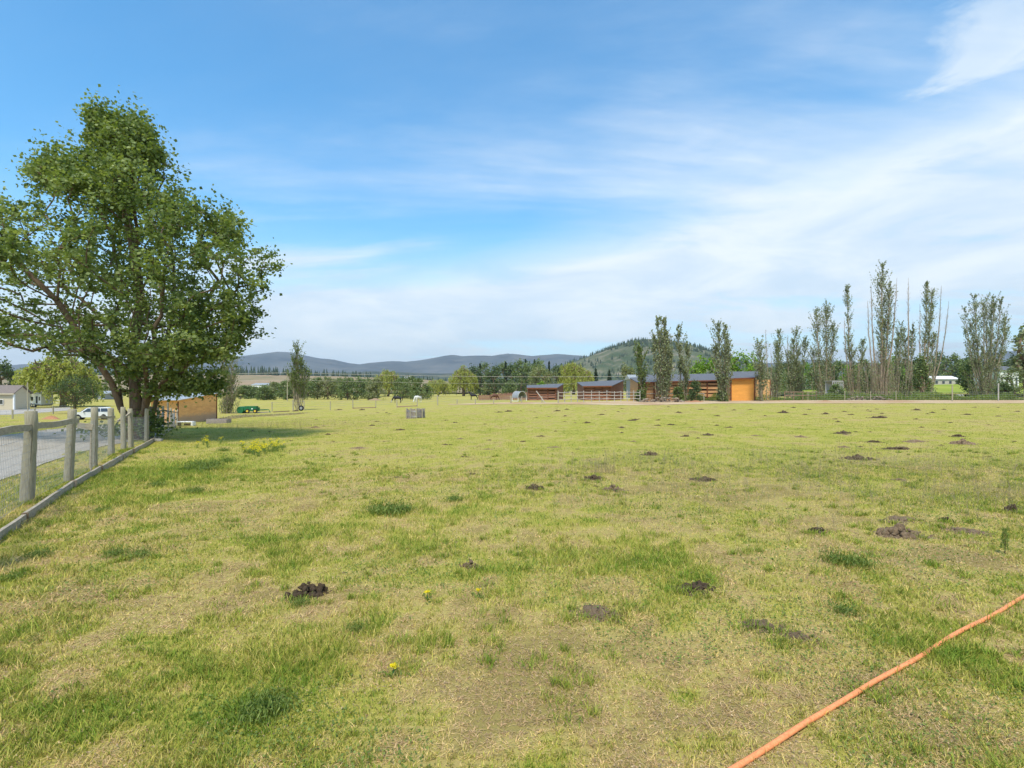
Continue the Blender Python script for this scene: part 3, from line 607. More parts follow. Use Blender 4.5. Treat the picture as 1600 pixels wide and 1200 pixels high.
# --- Lombardy poplars: upright stems, each bare or leafy over its own stretch
def poplar(label, base, stems, seed, group='poplars in a row beyond the track', dens=1., ls=.25, name='poplar_tree', low=None, mat='poplar', shrub=None):
    """stems: (top px x, top px y, leafy from, leafy to, half width m, base shift m)"""
    rg = np.random.default_rng(seed); b = gp(*base) if len(base) == 2 else Vector(base[2:]); rt = T(name, label, 'tree', b, 0, group); D = b.y
    wv = []; wq = []; lv = []; k0 = 0; tw = []
    def addw(P0, P1, r0, r1, n=5):
        nonlocal k0
        V, q = frusta(np.array(P0), np.array(P1), np.array(r0), np.array(r1), n); wv.append(V); wq.append(q+k0); k0 += len(V)
    for i_sd, (tx, ty, lo, hi, hw, bs) in enumerate(stems):
        top = at(tx, ty, D)-b; dy = rg.normal()*.6; p0 = np.array([bs, rg.normal()*.25, -.2]); p1 = np.array([top.x, dy, top.z]); H = p1[2]
        ns = 12; t = np.linspace(0, 1, ns+1)[:, None]; bow = np.array([(p1[0]-p0[0])*.35, (p1[1]-p0[1])*.35, 0]); P = p0*(1-t)+p1*t+bow*np.sin(t*np.pi)*.5+rg.normal(size=(ns+1, 3))*(.06, .06, 0)*np.sin(t*np.pi)
        rad = (.0065*H+.012)*(1-t[:, 0])**.75+.012; addw(P[:-1], P[1:], rad[:-1], rad[1:], 6)
        nsp = int(H*6.5*dens)
        for s_ in np.sort(rg.uniform(.06, .99, nsp)):
            i_ = min(int(s_*ns), ns-1); f = s_*ns-i_; q = P[i_]*(1-f)+P[i_+1]*f; a = rg.uniform(0, 6.3); leafy = lo <= s_ <= hi
            tap = min(1., (1-s_)*3.2+.25)*min(1., s_*4+.4)*(.75+.6*float(vn(s_*H*.7, i_sd*3.3, 5))); ln = rg.uniform(.5, 1.9)*hw*2.1*tap*(1.25 if leafy else .8); dv = np.array([math.cos(a)*.5, math.sin(a)*.5, 1.1]); dv /= np.linalg.norm(dv)
            e = q+dv*ln*1.25; tw.append((q, e, .022 if leafy else .016))
            if leafy and rg.uniform() < .93:
                m_ = int(rg.integers(10, 22)); tt = rg.uniform(.25, 1.1, (m_, 1)); lv.append(q+(e-q)*tt+rg.normal(size=(m_, 3))*(.1, .1, .14)*(ls/.3))
    if shrub:      # thicket of thin shoots round the foot: (half width m, height m, number, leafy share)
        hw, hh, cnt_, share = shrub; cnt_ = int(cnt_*1.5); share = min(1, share+.22)
        for _ in range(cnt_):
            a = rg.normal()*.5*hw; q = np.array([a, rg.normal()*.35*hw, -.1]); h_ = hh*rg.uniform(.45, 1.08); e = q+np.array([a*.25+rg.normal()*.3, rg.normal()*.3, h_]); mid = (q+e)/2+rg.normal(size=3)*.1
            tw.append((q, mid, .045)); tw.append((mid, e, .025))
            for _2 in range(3):
                f = rg.uniform(.3, .9); s0 = q+(e-q)*f; tw.append((s0, s0+np.array([rg.normal()*.25, rg.normal()*.25, rg.uniform(.5, 1.4)]), .018))
            if rg.uniform() < share: m_ = 44; f = rg.uniform(.08, 1.05, (m_, 1)); lv.append(q+(e-q)*f+rg.normal(size=(m_, 3))*.24)
    addw([t_[0] for t_ in tw], [t_[1] for t_ in tw], [t_[2] for t_ in tw], [t_[2]*.5 for t_ in tw], 3)
    npmesh('trunk', np.concatenate(wv), [np.concatenate(wq)], MT['dead_wood' if shrub and shrub[3] < .5 else 'pale_bark'], rt)
    if lv: crown(rt, np.concatenate(lv), ls, LM[mat], rg, .1, .75)
    return rt
PL = [
 ('slim green poplar left of the big double poplar by the brown sheds', (1006, 627), [(996, 545, .1, 1, .55, 0), (1001, 560, .1, .9, .4, .3)], None, 'poplar_low', 1.2),
 ('thick poplar with two tall crowns in front of the long brown shed', (1036, 627.2), [(1027, 500, .1, 1, .5, -.2), (1037, 498, .12, 1, .55, .2), (1021, 526, .35, 1, .32, -.5), (1043, 518, .1, 1, .42, .4), (1046, 545, .05, 1, .4, .5)], (1.3, 7, 18, .7), 'poplar', 1.15),
 ('poplar with a bent tip in front of the middle of the long shed', (1070, 627), [(1061, 508, .35, 1, .45, -.1), (1074, 534, .3, 1, .32, .2), (1065, 560, .2, .9, .35, 0)], (.8, 5, 9, .5), 'poplar', 1.),
 ('single full poplar at the left end of the orange plywood wall', (1130, 627.4), [(1125, 507, .1, 1, .55, 0), (1131, 512, .12, 1, .5, .2), (1121, 540, .15, 1, .4, -.3), (1136, 535, .15, 1, .4, .3)], (.7, 3, 8, .9), 'poplar', 1.),
 ('short narrow poplar at the right end of the orange plywood wall', (1191, 627), [(1188, 536, .2, 1, .55, 0), (1186, 556, .2, 1, .4, -.2)], (.8, 6, 8, .8), 'poplar', 1.),
 ('dead bare poplar shoot just right of the plywood shed', (1205, 622), [(1196, 515, 2, 3, .35, 0), (1206, 545, 2, 3, .3, .2)], (1., 6.5, 22, .1), 'poplar', 1.),
 ('slender two tipped poplar right of the dead shoot', (1214, 622), [(1219, 517, .1, 1, .6, .1), (1213, 534, .1, 1, .5, -.2)], (.9, 6, 12, .8), 'poplar', 1.),
 ('thin poplar with a bare needle tip behind the pole rail fence', (1235, 622), [(1231, 523, .1, .72, .55, 0), (1238, 552, .1, .9, .4, .3)], (.9, 5, 10, .7), 'poplar', 1.),
 ('round headed poplar at the middle of the pole rail fence', (1247, 622), [(1250, 515, .1, 1, .75, 0), (1243, 530, .1, 1, .55, -.3), (1258, 530, .1, 1, .55, .4)], (1.2, 6, 14, .8), 'poplar', 1.),
 ('wide poplar with several leafy spires above tan lower stems', (1289, 623), [(1278, 485, .25, 1, .75, -.3), (1293, 474, .25, 1, .75, .2), (1302, 505, .3, 1, .5, .6), (1270, 548, .3, 1, .5, -.7)], (2.3, 7, 34, .35), 'poplar', 1.),
 ('narrow tall poplar with bare spikes beside it and a grey green top', (1333, 622), [(1324, 447, .3, 1, .5, -.1), (1319, 496, 2, 3, .3, -.4), (1349, 532, .55, 1, .5, .3), (1330, 520, .2, .7, .5, .2)], (2.2, 9, 44, .12), 'poplar', 1.),
 ('tallest poplar of the row with bare spikes left and right of its crown', (1376, 624), [(1377, 412, .3, 1, .72, 0), (1385, 440, .25, .95, .6, .3), (1364, 442, 2, 3, .35, -.5), (1354, 470, 2, 3, .3, -.8), (1393, 436, 2, 3, .3, .6), (1383, 500, .3, .95, .7, .2)], (3.1, 9.5, 85, .1), 'poplar', 1.),
 ('small leafy poplar close to the right of the tallest one', (1402, 621), [(1404, 507, .2, 1, .65, 0), (1399, 530, .2, 1, .5, 0)], None, 'poplar', 1.),
 ('poplar with a leafy middle and one tall bare spike', (1421, 622), [(1418, 514, .35, 1, .55, 0), (1419, 434, 2, 3, .35, .1), (1427, 500, .5, .9, .35, .2)], (1.6, 8, 30, .1), 'poplar', 1.),
 ('tall airy poplar with a bare spike on its left', (1440, 622), [(1446, 440, .35, 1, .55, .1), (1455, 449, .3, .95, .6, .3), (1434, 476, 2, 3, .35, -.2), (1459, 520, .3, 1, .45, .5)], (2.2, 8, 30, .35), 'poplar', .9),
 ('leaning bare poplar trunks at the gap in the row', (1451, 621), [(1474, 445, 2, 3, .35, 0), (1479, 470, 2, 3, .3, .3), (1468, 520, .3, .6, .45, .1)], (.8, 4, 6, .8), 'poplar', 1.),
 ('broad fan shaped poplar standing alone right of the gap', (1541, 622), [(1507, 515, .3, 1, .55, -.5), (1519, 474, .2, 1, .6, -.3), (1534, 470, .2, 1, .6, -.1), (1556, 474, .2, 1, .6, .2), (1565, 500, .2, 1, .55, .3), (1511, 480, .3, 1, .6, -.4), (1526, 462, .2, 1, .75, -.2), (1541, 459, .2, 1, .75, 0), (1550, 465, .2, 1, .65, .1), (1561, 466, .2, 1, .7, .2), (1571, 489, .25, 1, .6, .4), (1574, 514, .25, 1, .5, .5), (1517, 500, .2, 1, .5, -.3)], (3.2, 6.5, 50, .9), 'poplar', .55),
]
for i, (lb, b, st, sh, mt, de) in enumerate(PL): poplar(lb, b, st, 100+i, shrub=sh, mat=mt, dens=de*1.15)
poplar('slim pale poplar behind the small orange shed', (357, 646), [(352, 548, .3, 1, .42, -.1), (362, 556, .3, .9, .42, .1), (357, 580, .1, 1, .6, 0), (366, 590, .1, 1, .5, .2), (349, 590, .1, 1, .5, -.2)], 140, None, 1.6, .17, mat='pale', shrub=(.9, 2.6, 20, .95))
poplar('leafy young poplar with a tyre at its foot in the field fence', (466, 641), [(466, 537, .2, 1, .45, 0), (461, 560, .25, 1, .5, -.1), (473, 562, .25, 1, .45, .15), (456, 585, .3, 1, .5, -.3), (478, 580, .3, 1, .5, .3)], 141, None, 1.6, .19, mat='poplar_low', name='young_poplar')

# --- other single trees and bushes: kind, label, px, base py, top py, half width px, (depth m or None)
def stand(kind, label, px, bpy_, tpy, hw, mat='mid', group=None, seed=0, d=None, n=45, lp=45, low=.1, ls=None, name=None, bark='bark'):
    b = gp(px, bpy_) if d is None else onz((px-800)/F*d, d)
    D = b.y; H = CAM_H-(tpy-HY)/F*D-b.z; W = hw/F*D; s_ = D/F*2.0; ls = ls or max(s_*1.0, .05*H)
    if kind == 'willow': return willow(name or 'willow_tree', label, b, H, W, seed, group, ls=max(ls*.95, .25))
    if kind == 'conifer': return conifer(name or 'pine_tree', label, b, H, W, seed, group)
    return tree(name or ('bush' if kind == 'bush' else 'broadleaf_tree'), label, b, H, W, LM[mat], seed, 'bush' if kind == 'bush' else 'tree', group, n=n, lp=lp, ls=ls, lowf=.02 if kind == 'bush' else low, trunk_r=.03*H, bark=bark)
stand('willow', 'big yellow green weeping willow behind the white suv', 98, 636, 547, 47, seed=201)
stand('tree', 'small dark green tree between the driveway and the yellow willow', 117, 646, 589, 30, 'dark', seed=202, n=70, lp=90, low=.2, ls=.16)
stand('tree', 'dark green tree behind the beige house roof at the left edge', 0, 632, 562, 24, 'dark', seed=203)
stand('willow', 'lone weeping willow behind the black and white horse', 606, 619.5, 576, 20, seed=204)
stand('willow', 'lower left willow of the pair in the middle distance', 684, 619, 591, 21, seed=205)
stand('willow', 'taller right willow of the pair in the middle distance', 724, 619, 571, 21, seed=206)
stand('bush', 'small round light green bush left of the low red slatted fence', 765, 617.5, 597, 13, 'pale', seed=207)
stand('bush', 'round light green bush beside the metal hoop shelter', 797, 617, 599, 13, 'mid', seed=208)
stand('bush', 'bright green bush in front of the small brown shed', 846, 622.5, 598.5, 9, 'bright', seed=209)
stand('tree', 'pale airy tree behind the small brown shed', 850, 616, 571, 23, 'pale', seed=210)
stand('willow', 'pale willow between the two small brown sheds', 896, 616.5, 563, 22, seed=211)
stand('willow', 'low pale willow just left of the larger horse shed', 915, 617, 577, 14, seed=212)
stand('conifer', 'dark pine behind the left end of the larger horse shed', 931, 616, 577, 10, seed=213)
stand('conifer', 'dark pine behind the middle of the larger horse shed', 952, 616, 579, 9, seed=214)
stand('tree', 'pale thin tree behind the right end of the larger horse shed', 982, 617, 568, 11, 'pale', seed=215)
stand('tree', 'bright green maple behind the roof of the long brown shed', 1100, 618, 557, 19, 'bright', seed=216, d=112)
stand('tree', 'bright green maple behind the roof of the orange plywood shed', 1161, 618, 555, 25, 'bright', seed=217, d=114)
stand('bush', 'dark green bush in front of the long brown shed', 1086, 627.6, 596, 13, 'dark', seed=218)
stand('bush', 'low green bush under the two crowned poplar', 1060, 627.4, 606, 9, 'mid', seed=219)
stand('bush', 'bright green bush in front of the white framed trailer', 1307, 625, 601, 13, 'mid', seed=220)
stand('bush', 'dark green bush between the tan poplar thickets', 1352, 622, 584, 14, 'dark', seed=221)
stand('bush', 'dark green bush right of the tallest poplar', 1405, 622, 577, 13, 'dark', seed=222)
stand('bush', 'dark green bush left of the leaning bare trunks', 1440, 623, 563, 11, 'mid', seed=223)
stand('tree', 'small round topped tree left of the broad fan shaped poplar', 1519, 621, 564, 17, 'mid', seed=224)
stand('bush', 'green thicket at the right edge under the grey roofed house', 1585, 623, 578, 24, 'mid', seed=225)
stand('bush', 'dark thicket low at the foot of the fan shaped poplar', 1569, 624, 600, 12, 'dark', seed=226)
stand('tree', 'thin grey green tree cut by the right edge of the picture', 1604, 624, 511, 17, 'poplar', seed=227, n=40, lp=22, low=.3)
stand('bush', 'low green shrub at the foot of the poplar by the orange plywood wall', 1128, 627.4, 612, 8, 'mid', seed=228)
stand('bush', 'low green shrub at the left end of the shed row', 1000, 627.6, 610, 9, 'mid', seed=229)
# rows of background trees (individual, in view)
ORD = 'first second third fourth fifth sixth seventh eighth ninth tenth eleventh twelfth thirteenth fourteenth fifteenth sixteenth seventeenth eighteenth nineteenth twentieth'.split()
def row(kind, labelf, lst, mats, group, seed, d=None, grow=1., **k):
    for i, (px, t, hw) in enumerate(lst):
        lb_ = labelf % ORD[i]
        mt = mats[i % len(mats)]; dd = d*(1+.12*math.sin(i*2.3)) if d else None; bp = CAM_H*F/dd+HY if dd else None
        stand(kind, lb_, px, 620, t, hw*grow, mt, group, seed+i, d=dd, **k)
row('tree', '%s tree from the left in the muted green hedge line beyond the left pasture', [(382, 603, 10), (398, 605, 10), (414, 604, 9), (430, 599, 11), (446, 597, 11), (460, 596, 10), (480, 593, 12), (496, 592, 12), (512, 591, 12), (528, 593, 12), (543, 592, 11), (558, 591, 11), (573, 592, 11), (588, 593, 10), (628, 592, 12), (642, 591, 13), (657, 593, 12)],
    ['mid', 'mid', 'mid', 'pale', 'mid'], 'hedge line trees beyond the left pasture', 300, 205, n=60, lp=44, low=.0, grow=1.55)
row('tree', '%s broad tree from the left in the dark wood beyond the red slatted fence', [(742, 574, 13), (757, 571, 13), (772, 573, 12), (786, 569, 13), (800, 571, 12), (814, 567, 13), (829, 569, 12), (842, 566, 13), (872, 571, 11), (884, 577, 10)],
    ['dark', 'mid', 'dark', 'mid'], 'dark wood beyond the red slatted fence', 330, 290, n=46, lp=44, low=.0, grow=1.35)
for i, (px, t, hw) in enumerate([(750, 568, 5), (790, 567, 5), (821, 563, 5), (835, 564, 5), (858, 566, 5), (878, 569, 5)]): stand('conifer', '%s pointed conifer from the left rising from the wood behind the red slatted fence' % ORD[i], px, 620, t, hw, group='conifers in the wood', seed=350+i, d=300)
row('tree', '%s tree from the left in the green belt behind the poplar row', [(1203, 577, 14), (1222, 573, 14), (1240, 570, 14), (1258, 568, 14), (1276, 569, 14), (1294, 567, 14), (1312, 568, 14), (1330, 569, 14), (1348, 566, 13), (1366, 570, 13), (1386, 566, 13), (1398, 560, 12), (1414, 566, 12), (1432, 563, 12)],
    ['mid', 'dark', 'mid', 'bright'], 'tree belt behind the poplar row', 360, 175, n=44, lp=42, low=.0, grow=1.3)
row('tree', '%s dark skyline tree from the left, right of the leaning bare trunks', [(1455, 562, 13), (1472, 557, 13), (1487, 556, 12), (1500, 562, 11), (1515, 560, 9), (1532, 565, 12), (1556, 566, 12), (1575, 564, 12), (1592, 560, 12), (1612, 562, 14)],
    ['dark', 'dark', 'mid'], 'dark skyline trees at the right', 380, 330, n=44, lp=40, low=.0, grow=1.4)
row('tree', '%s dark tree from the left, far behind the left parking strip', [(-60, 588, 16), (-30, 586, 16), (28, 592, 8), (50, 592, 9), (150, 592, 9), (168, 594, 9), (300, 603, 9), (318, 604, 9), (335, 603, 9)], ['dark', 'mid'], 'dark trees far behind the parking strip', 400, 230, n=26, lp=32, low=.02)
# ------------------------------------------------------------------ left fence
def cyl_post(b, t, r_, mat='old_post', seed=0):
    rg_ = np.random.default_rng(seed); m_ = MB(); pts = []; rr = []
    for i in range(9): f = i/8; pts.append(Vector(b)*(1-f)+Vector(t)*f+Vector((rg_.normal()*.004, rg_.normal()*.004, 0))); rr.append(r_*(1.08-.16*f)*(1+rg_.normal()*.02))
    pts.insert(0, Vector(b)-Vector((0, 0, .25))); rr.insert(0, r_*1.1); pts.append(pts[-1]+Vector((0, 0, .012))); rr.append(r_*.78)
    return m_.tube(pts, rr, 12), mat
PX = [(-170, 930, -150, 640, 24), (42, 785, 50, 643, 8.6), (107, 752, 113, 640, 6), (146, 730, 147.5, 637, 5), (174, 710, 173, 638, 4.3), (193, 702, 192, 636.5, 3.6), (204, 700, 203.5, 639, 3.6), (229, 689, 229.5, 639, 3.0), (236.5, 684, 236.5, 636, 3.0),
      (247, 677, 247, 636.5, 2.1), (254.5, 672, 254.8, 634.5, 1.9), (262.5, 670, 262.3, 629, 1.4), (267.5, 668, 267.3, 638, 1.6), (272, 666, 272, 640, 1.4), (277, 664.5, 277, 640, 1.3)]
fr = T('post_fence', 'weathered round post fence with sagging wire mesh along the gravel driveway', 'fence', gp(42, 785))
def under(o, rt):   # world-built child keeps its place under a translated parent
    o.parent = rt; o.location = Vector(o.location)-rt.location; return o
PB = []; PT = []
for i, (bx, by, tx, ty, hw) in enumerate(PX):
    b = gp(bx, by); t = at(tx, ty, b.y); PB.append(b); PT.append(t); mb, mt = cyl_post(b, t, hw/F*b.y, seed=i)
    o = mb.build('post', mt, smooth=True); under(o, fr)
def onp(i, f, dy=-.1): return PB[i]*(1-f)+PT[i]*f+Vector((.05, dy, 0))
def rail(a, b, w_=.04, h_=.1, mt='old_board', nm='rail', rt=fr):
    mb = MB(); pts = [a+(b-a)*k/5+Vector((0, 0, .012*math.sin(k*1.9))) for k in range(6)]
    for p, q in zip(pts[:-1], pts[1:]): mb.beam(p, q+(q-p)*.01, w_, h_)
    under(mb.build(nm, mt), rt)
rail(onp(0, .80), at(44, 668, PB[1].y-.12)); rail(at(44, 668, PB[1].y-.12), at(122, 657.5, PB[2].y-.05))
rail(at(154, 652, PB[3].y+.25), at(179, 651.5, PB[4].y-.1), h_=.06); rail(at(184, 658, PB[5].y-.1), at(207, 644, PB[6].y+.1), h_=.06)
for a_i, b_i in ((8, 10), (10, 12), (12, 14)): rail(onp(a_i, .82, -.06), onp(b_i, .82, -.06), .03, .07, 'weathered_plank')
wm = MB()
for i in range(0, len(PB)-1):
    A0, A1 = PB[i]+Vector((.07, -.05, .06)), PB[i]+(PT[i]-PB[i])*.8+Vector((.07, -.05, 0)); B0, B1 = PB[i+1]+Vector((.07, -.05, .06)), PB[i+1]+(PT[i+1]-PB[i+1])*.8+Vector((.07, -.05, 0))
    ln = (B0-A0).length; nv_ = max(3, int(ln/(.075 if i < 4 else .12))); r_ = .0024 if i < 5 else .003
    sag = lambda f: -.05*math.sin(math.pi*f)
    for k in range(nv_+1):
        f = k/nv_; a = A0.lerp(B0, f); b = A1.lerp(B1, f)+Vector((0, 0, sag(f))); a.z = float(gz(a.x, a.y))+.03; wm.tube([a, b], r_, 3, False)
    for k in range(11):
        h_ = k/10; wm.tube([(A0.lerp(A1, h_)).lerp(B0.lerp(B1, h_), f/4)+Vector((0, 0, sag(f/4)*h_)) for f in range(5)], r_, 3, False)
under(wm.build('wire_mesh', 'galvanised_wire'), fr)
# timber edging along the grass
EG = [(-190, 975), (-85, 905), (38, 817), (115, 762), (157, 737), (190, 718), (208, 708.5), (238, 691), (256, 679), (275, 667)]
ed = T('timber_edging', 'low weathered board edging laid along the grass in front of the post fence', 'edging', gp(38, 817))
EP = [gp(*p) for p in EG]
for i in range(len(EP)-1):
    a, b = EP[i].copy(), EP[i+1].copy(); dv = (b-a).normalized(); a += dv*.05; b -= dv*.03
    tilt = .012*math.sin(i*2.1); off = dv.cross(Vector((0, 0, 1)))*tilt
    mb = MB(); seg = [a+(b-a)*k/6+Vector((0, 0, .004*math.sin(k*2+i))) for k in range(7)]
    for p, q in zip(seg[:-1], seg[1:]): mb.beam(p+Vector((0, 0, .05))+off, q+Vector((0, 0, .05))+off, .045, .15)
    under(mb.build('board', 'old_board'), ed)
for i in range(1, len(EP)-1):
    p = EP[i]; mb = MB(); mb.box((p.x+.02, p.y-.015, p.z+.055), (.07, .06, .17), .9, .05*math.sin(i), .04); under(mb.build('peg', 'dead_wood' if i % 2 else 'dung_dust', bevel=.006), ed)
# short block lying by the edging
b = gp(245, 689); mb = MB(b); mb.box((b.x, b.y, b.z+.04), (.36, .2, .09), .25, 0, .06); tag(mb.build('wood_block', 'pale_rail', bevel=.012), 'short pale timber block lying on the grass beside the board edging', 'wood block')
# board broken off, hanging past the fence post
b = at(130, 662, PB[2].y+.9); g0 = onz(b.x, b.y); fb = MB(g0); fb.beam((g0.x-.12, g0.y, 1.05), (g0.x+.13, g0.y+.1, 1.0), .04, .12); fb.tube([(g0.x+.08, g0.y+.11, g0.z-.1), (g0.x+.08, g0.y+.11, 1.04)], .02, 8)
tag(fb.build('broken_board', 'old_board'), 'short warped board on stakes just beyond the leaning fence post', 'board')

# ------------------------------------------------------------------ small orange shed on the left
def quad_panel(mb, a, b, z0a, z0b, z1a, z1b, th=.03):
    d = (Vector(b)-Vector(a)).normalized(); n_ = Vector((-d.y, d.x, 0))*th
    vs = [(a[0], a[1], z0a), (b[0], b[1], z0b), (b[0], b[1], z1b), (a[0], a[1], z1a)]; vs += [tuple(Vector(v)+n_) for v in vs]
    return mb.poly(vs, [(0, 1, 2, 3), (7, 6, 5, 4), (0, 4, 5, 1), (1, 5, 6, 2), (2, 6, 7, 3), (3, 7, 4, 0)])
c0 = gp(278, 661); c1 = gp(338, 656.5); S = T('goat_shed', 'small orange plywood shed with a slanting roof and dirt stained base', 'shed', c0)
dv = (Vector((c1.x, c1.y, 0))-Vector((c0.x, c0.y, 0))).normalized(); nb = Vector((-dv.y, dv.x, 0)); dep = 2.2
zl = at(276, 624, c0.y).z; zr = at(339, 614.5, c1.y).z; zb = min(c0.z, c1.z)-.1
def sp(mb, nm, mt, rt, **k): return under(mb.build(nm, mt, **k), rt)
zmid = lambda f: (zl*.0+zb)+(1.05+f*.0)
m_ = MB(); quad_panel(m_, c0, c1, zb, zb, zb+1.02, zb+1.02); sp(m_, 'lower_wall', 'weathered_plank', S) if 0 else None
# front wall: lower sheet stained, upper sheet clean
mL, nL = matn('stained_plywood'); gL = G(nL); tL = gL.a('ShaderNodeTexCoord'); sL = gL.a('ShaderNodeSeparateXYZ'); gL.l(tL.outputs['Object'], sL.inputs[0])
nz = gL.noise(3.5, 6, .7); hgt = gL.math('ADD', gL.math('ADD', sL.outputs['Z'], .85), gL.math('MULTIPLY', gL.math('SUBTRACT', nz, .5), -1.0))
base_c = gL.ramp(gL.noise(1.5, 5, .6, (.6, .6, 4)), [(.35, (.66, .32, .12)), (.65, (.85, .45, .17))]); msk = gL.ramp(hgt, [(.0, (.8, .8, .8)), (.42, (0, 0, 0))])
gL.out(gL.mix(msk, base_c, (.42, .28, .19)), .85, 0, nz, .2); MT['stained_plywood'] = mL
zc = c0.z+(at(300, 638, c0.y).z-c0.z)
m_ = MB(); quad_panel(m_, c0, c1, zb, zb, zc, zc); sp(m_, 'lower_wall_sheet', 'stained_plywood', S)
m_ = MB(); quad_panel(m_, c0+nb*.0-nb*.004, c1-nb*.004, zc+.012, zc+.012, zl-.02, zr-.02); sp(m_, 'upper_wall_sheet', 'plywood', S)
b0 = c0+nb*dep; b1 = c1+nb*dep; m_ = MB(); quad_panel(m_, c1+dv*.0, b1, zb, zb, zr-.03, zr-.03, -.03); quad_panel(m_, b0, c0, zb, zb, zl-.05, zl-.05, -.03); quad_panel(m_, b1, b0, zb, zb, zr-.03, zl-.05); sp(m_, 'side_and_rear_walls', 'plywood', S)
m_ = MB(); m_.box((c0+dv*-.03-nb*.03)+Vector((0, 0, (zb+zl)/2-c0.z)), (.09, .09, zl-zb-.06), math.atan2(dv.y, dv.x)); sp(m_, 'corner_post', 'stained_post', S)
m_ = MB(); m_.box((c1+dv*.03-nb*.03)+Vector((0, 0, (zb+zr)/2-c1.z)), (.09, .09, zr-zb-.06), math.atan2(dv.y, dv.x)); sp(m_, 'corner_post', 'stained_post', S)
a0 = Vector((c0.x, c0.y, zl))-dv*.45-nb*.2; a1 = Vector((c1.x, c1.y, zr))+dv*.12-nb*.2; a0.z -= .09; m_ = MB(); vs = []
for p in (a0, a1, a1+nb*(dep+.4), a0+nb*(dep+.4)): vs += [p, p+Vector((0, 0, .035))]
m_.poly(vs, [(0, 2, 4, 6), (7, 5, 3, 1), (0, 1, 3, 2), (2, 3, 5, 4), (4, 5, 7, 6), (6, 7, 1, 0)]); sp(m_, 'roof', 'sheet_metal', S)
m_ = MB(); m_.beam(a0+nb*.05-Vector((0, 0, .05)), a1+nb*.05-Vector((0, 0, .05)), .04, .08); sp(m_, 'roof_beam', 'plywood', S)
# white trough + stone planter in front
b = gp(291, 665.5); t_ = T('bench_trough', 'low white upturned trough in front of the orange shed', 'trough', b); s_ = b.y/F
m_ = MB(); m_.box((0, 0, 6.4*s_), (24*s_, .4, 1.6*s_), .05); m_.box((11*s_, 0, 3*s_), (3*s_, .38, 5.6*s_), .05); m_.build('shell', 'white_paint', t_, bevel=.02)
m_ = MB(); m_.box((-10.5*s_, 0, 2.7*s_), (.05, .3, 5*s_)); m_.build('support', 'dark_inside', t_); m_ = MB(); m_.box((2*s_, 0, 2.5*s_), (8*s_, .2, 3*s_)); m_.build('support', 'dark_inside', t_)
b = gp(342, 661.5); s_ = b.y/F; t_ = T('stone_trough', 'long low grey stone trough in the grass beside the orange shed', 'trough', b); m_ = MB()
for sx_, w_ in ((0, 0),): m_.box((0, -.3, 3.2*s_), (32*s_, .08, 7.5*s_)); m_.box((0, .3, 3.2*s_), (32*s_, .08, 7.5*s_)); m_.box((-15.5*s_, 0, 3.2*s_), (.08, .52, 7.5*s_)); m_.box((15.5*s_, 0, 3.2*s_), (.08, .52, 7.5*s_)); m_.build('sides', 'stone_grey', t_, bevel=.02)
m_ = MB(); m_.box((0, 0, 4.5*s_), (30*s_, .5, 1*s_)); m_.build('soil', 'dung_dust', t_)

# green hay machine
b = gp(396, 645.5); s_ = b.y/F; gm = T('hay_machine', 'green farm machine with a drawbar parked by the pale poplar', 'farm machine', b)
m_ = MB(); m_.box((-5*s_, 0, 6.2*s_), (25*s_, 1.1, 6*s_)); m_.box((-18*s_, 0, 4.5*s_), (10*s_, 1.3, 5*s_)); m_.box((-3*s_, 0, 10*s_), (18*s_, .8, 2*s_)); m_.build('body', 'machine_green', gm, bevel=.05)
m_ = MB(); m_.tube([(-17*s_, -.75, 5.2*s_), (-17*s_, .75, 5.2*s_)], [5.4*s_]*2, 20); m_.build('drum', 'machine_green', gm, smooth=False, bevel=.03)
for sx_ in (-6, 6):
    m_ = MB(); m_.tube([(sx_*s_, -.72, 3.4*s_), (sx_*s_, -.55, 3.4*s_)], [3.4*s_]*2, 18); w_ = m_.build('wheel', 'black_rubber', gm, bevel=.02); m_ = MB(); m_.tube([(sx_*s_, -.735, 3.4*s_), (sx_*s_, -.70, 3.4*s_)], [1.7*s_]*2, 14); h_ = m_.build('hub', 'yellow_paint', w_)
m_ = MB(); m_.beam((8*s_, 0, 6*s_), (24*s_, 0, 5.4*s_), .1, .1); m_.beam((24*s_, 0, 5.4*s_), (26*s_, 0, 1*s_), .07, .07); m_.beam((8*s_, .35, 4*s_), (22*s_, 0, 5*s_), .07, .07); m_.build('drawbar', 'machine_green', gm)
m_ = MB(); m_.tube([(1*s_, -.62, 7*s_), (1*s_, -.58, 7*s_)], [.1]*2, 10); m_.build('reflector', 'white_paint', gm)
for pa, pb, lb in (((398, 645.6), (423, 644.4), 'long pale plank lying in the grass below the green machine'), ((427, 644.5), (452, 643), 'low dark pole lying in the grass left of the young poplar')):
    a = gp(*pa); b2 = gp(*pb); m_ = MB(a); m_.beam(a+Vector((0, 0, .08)), b2+Vector((0, 0, .08)), .14, .12); tag(m_.build('pole' if 'pole' in lb else 'plank', 'pale_rail' if 'plank' in lb else 'weathered_plank'), lb, 'plank' if 'plank' in lb else 'pole')
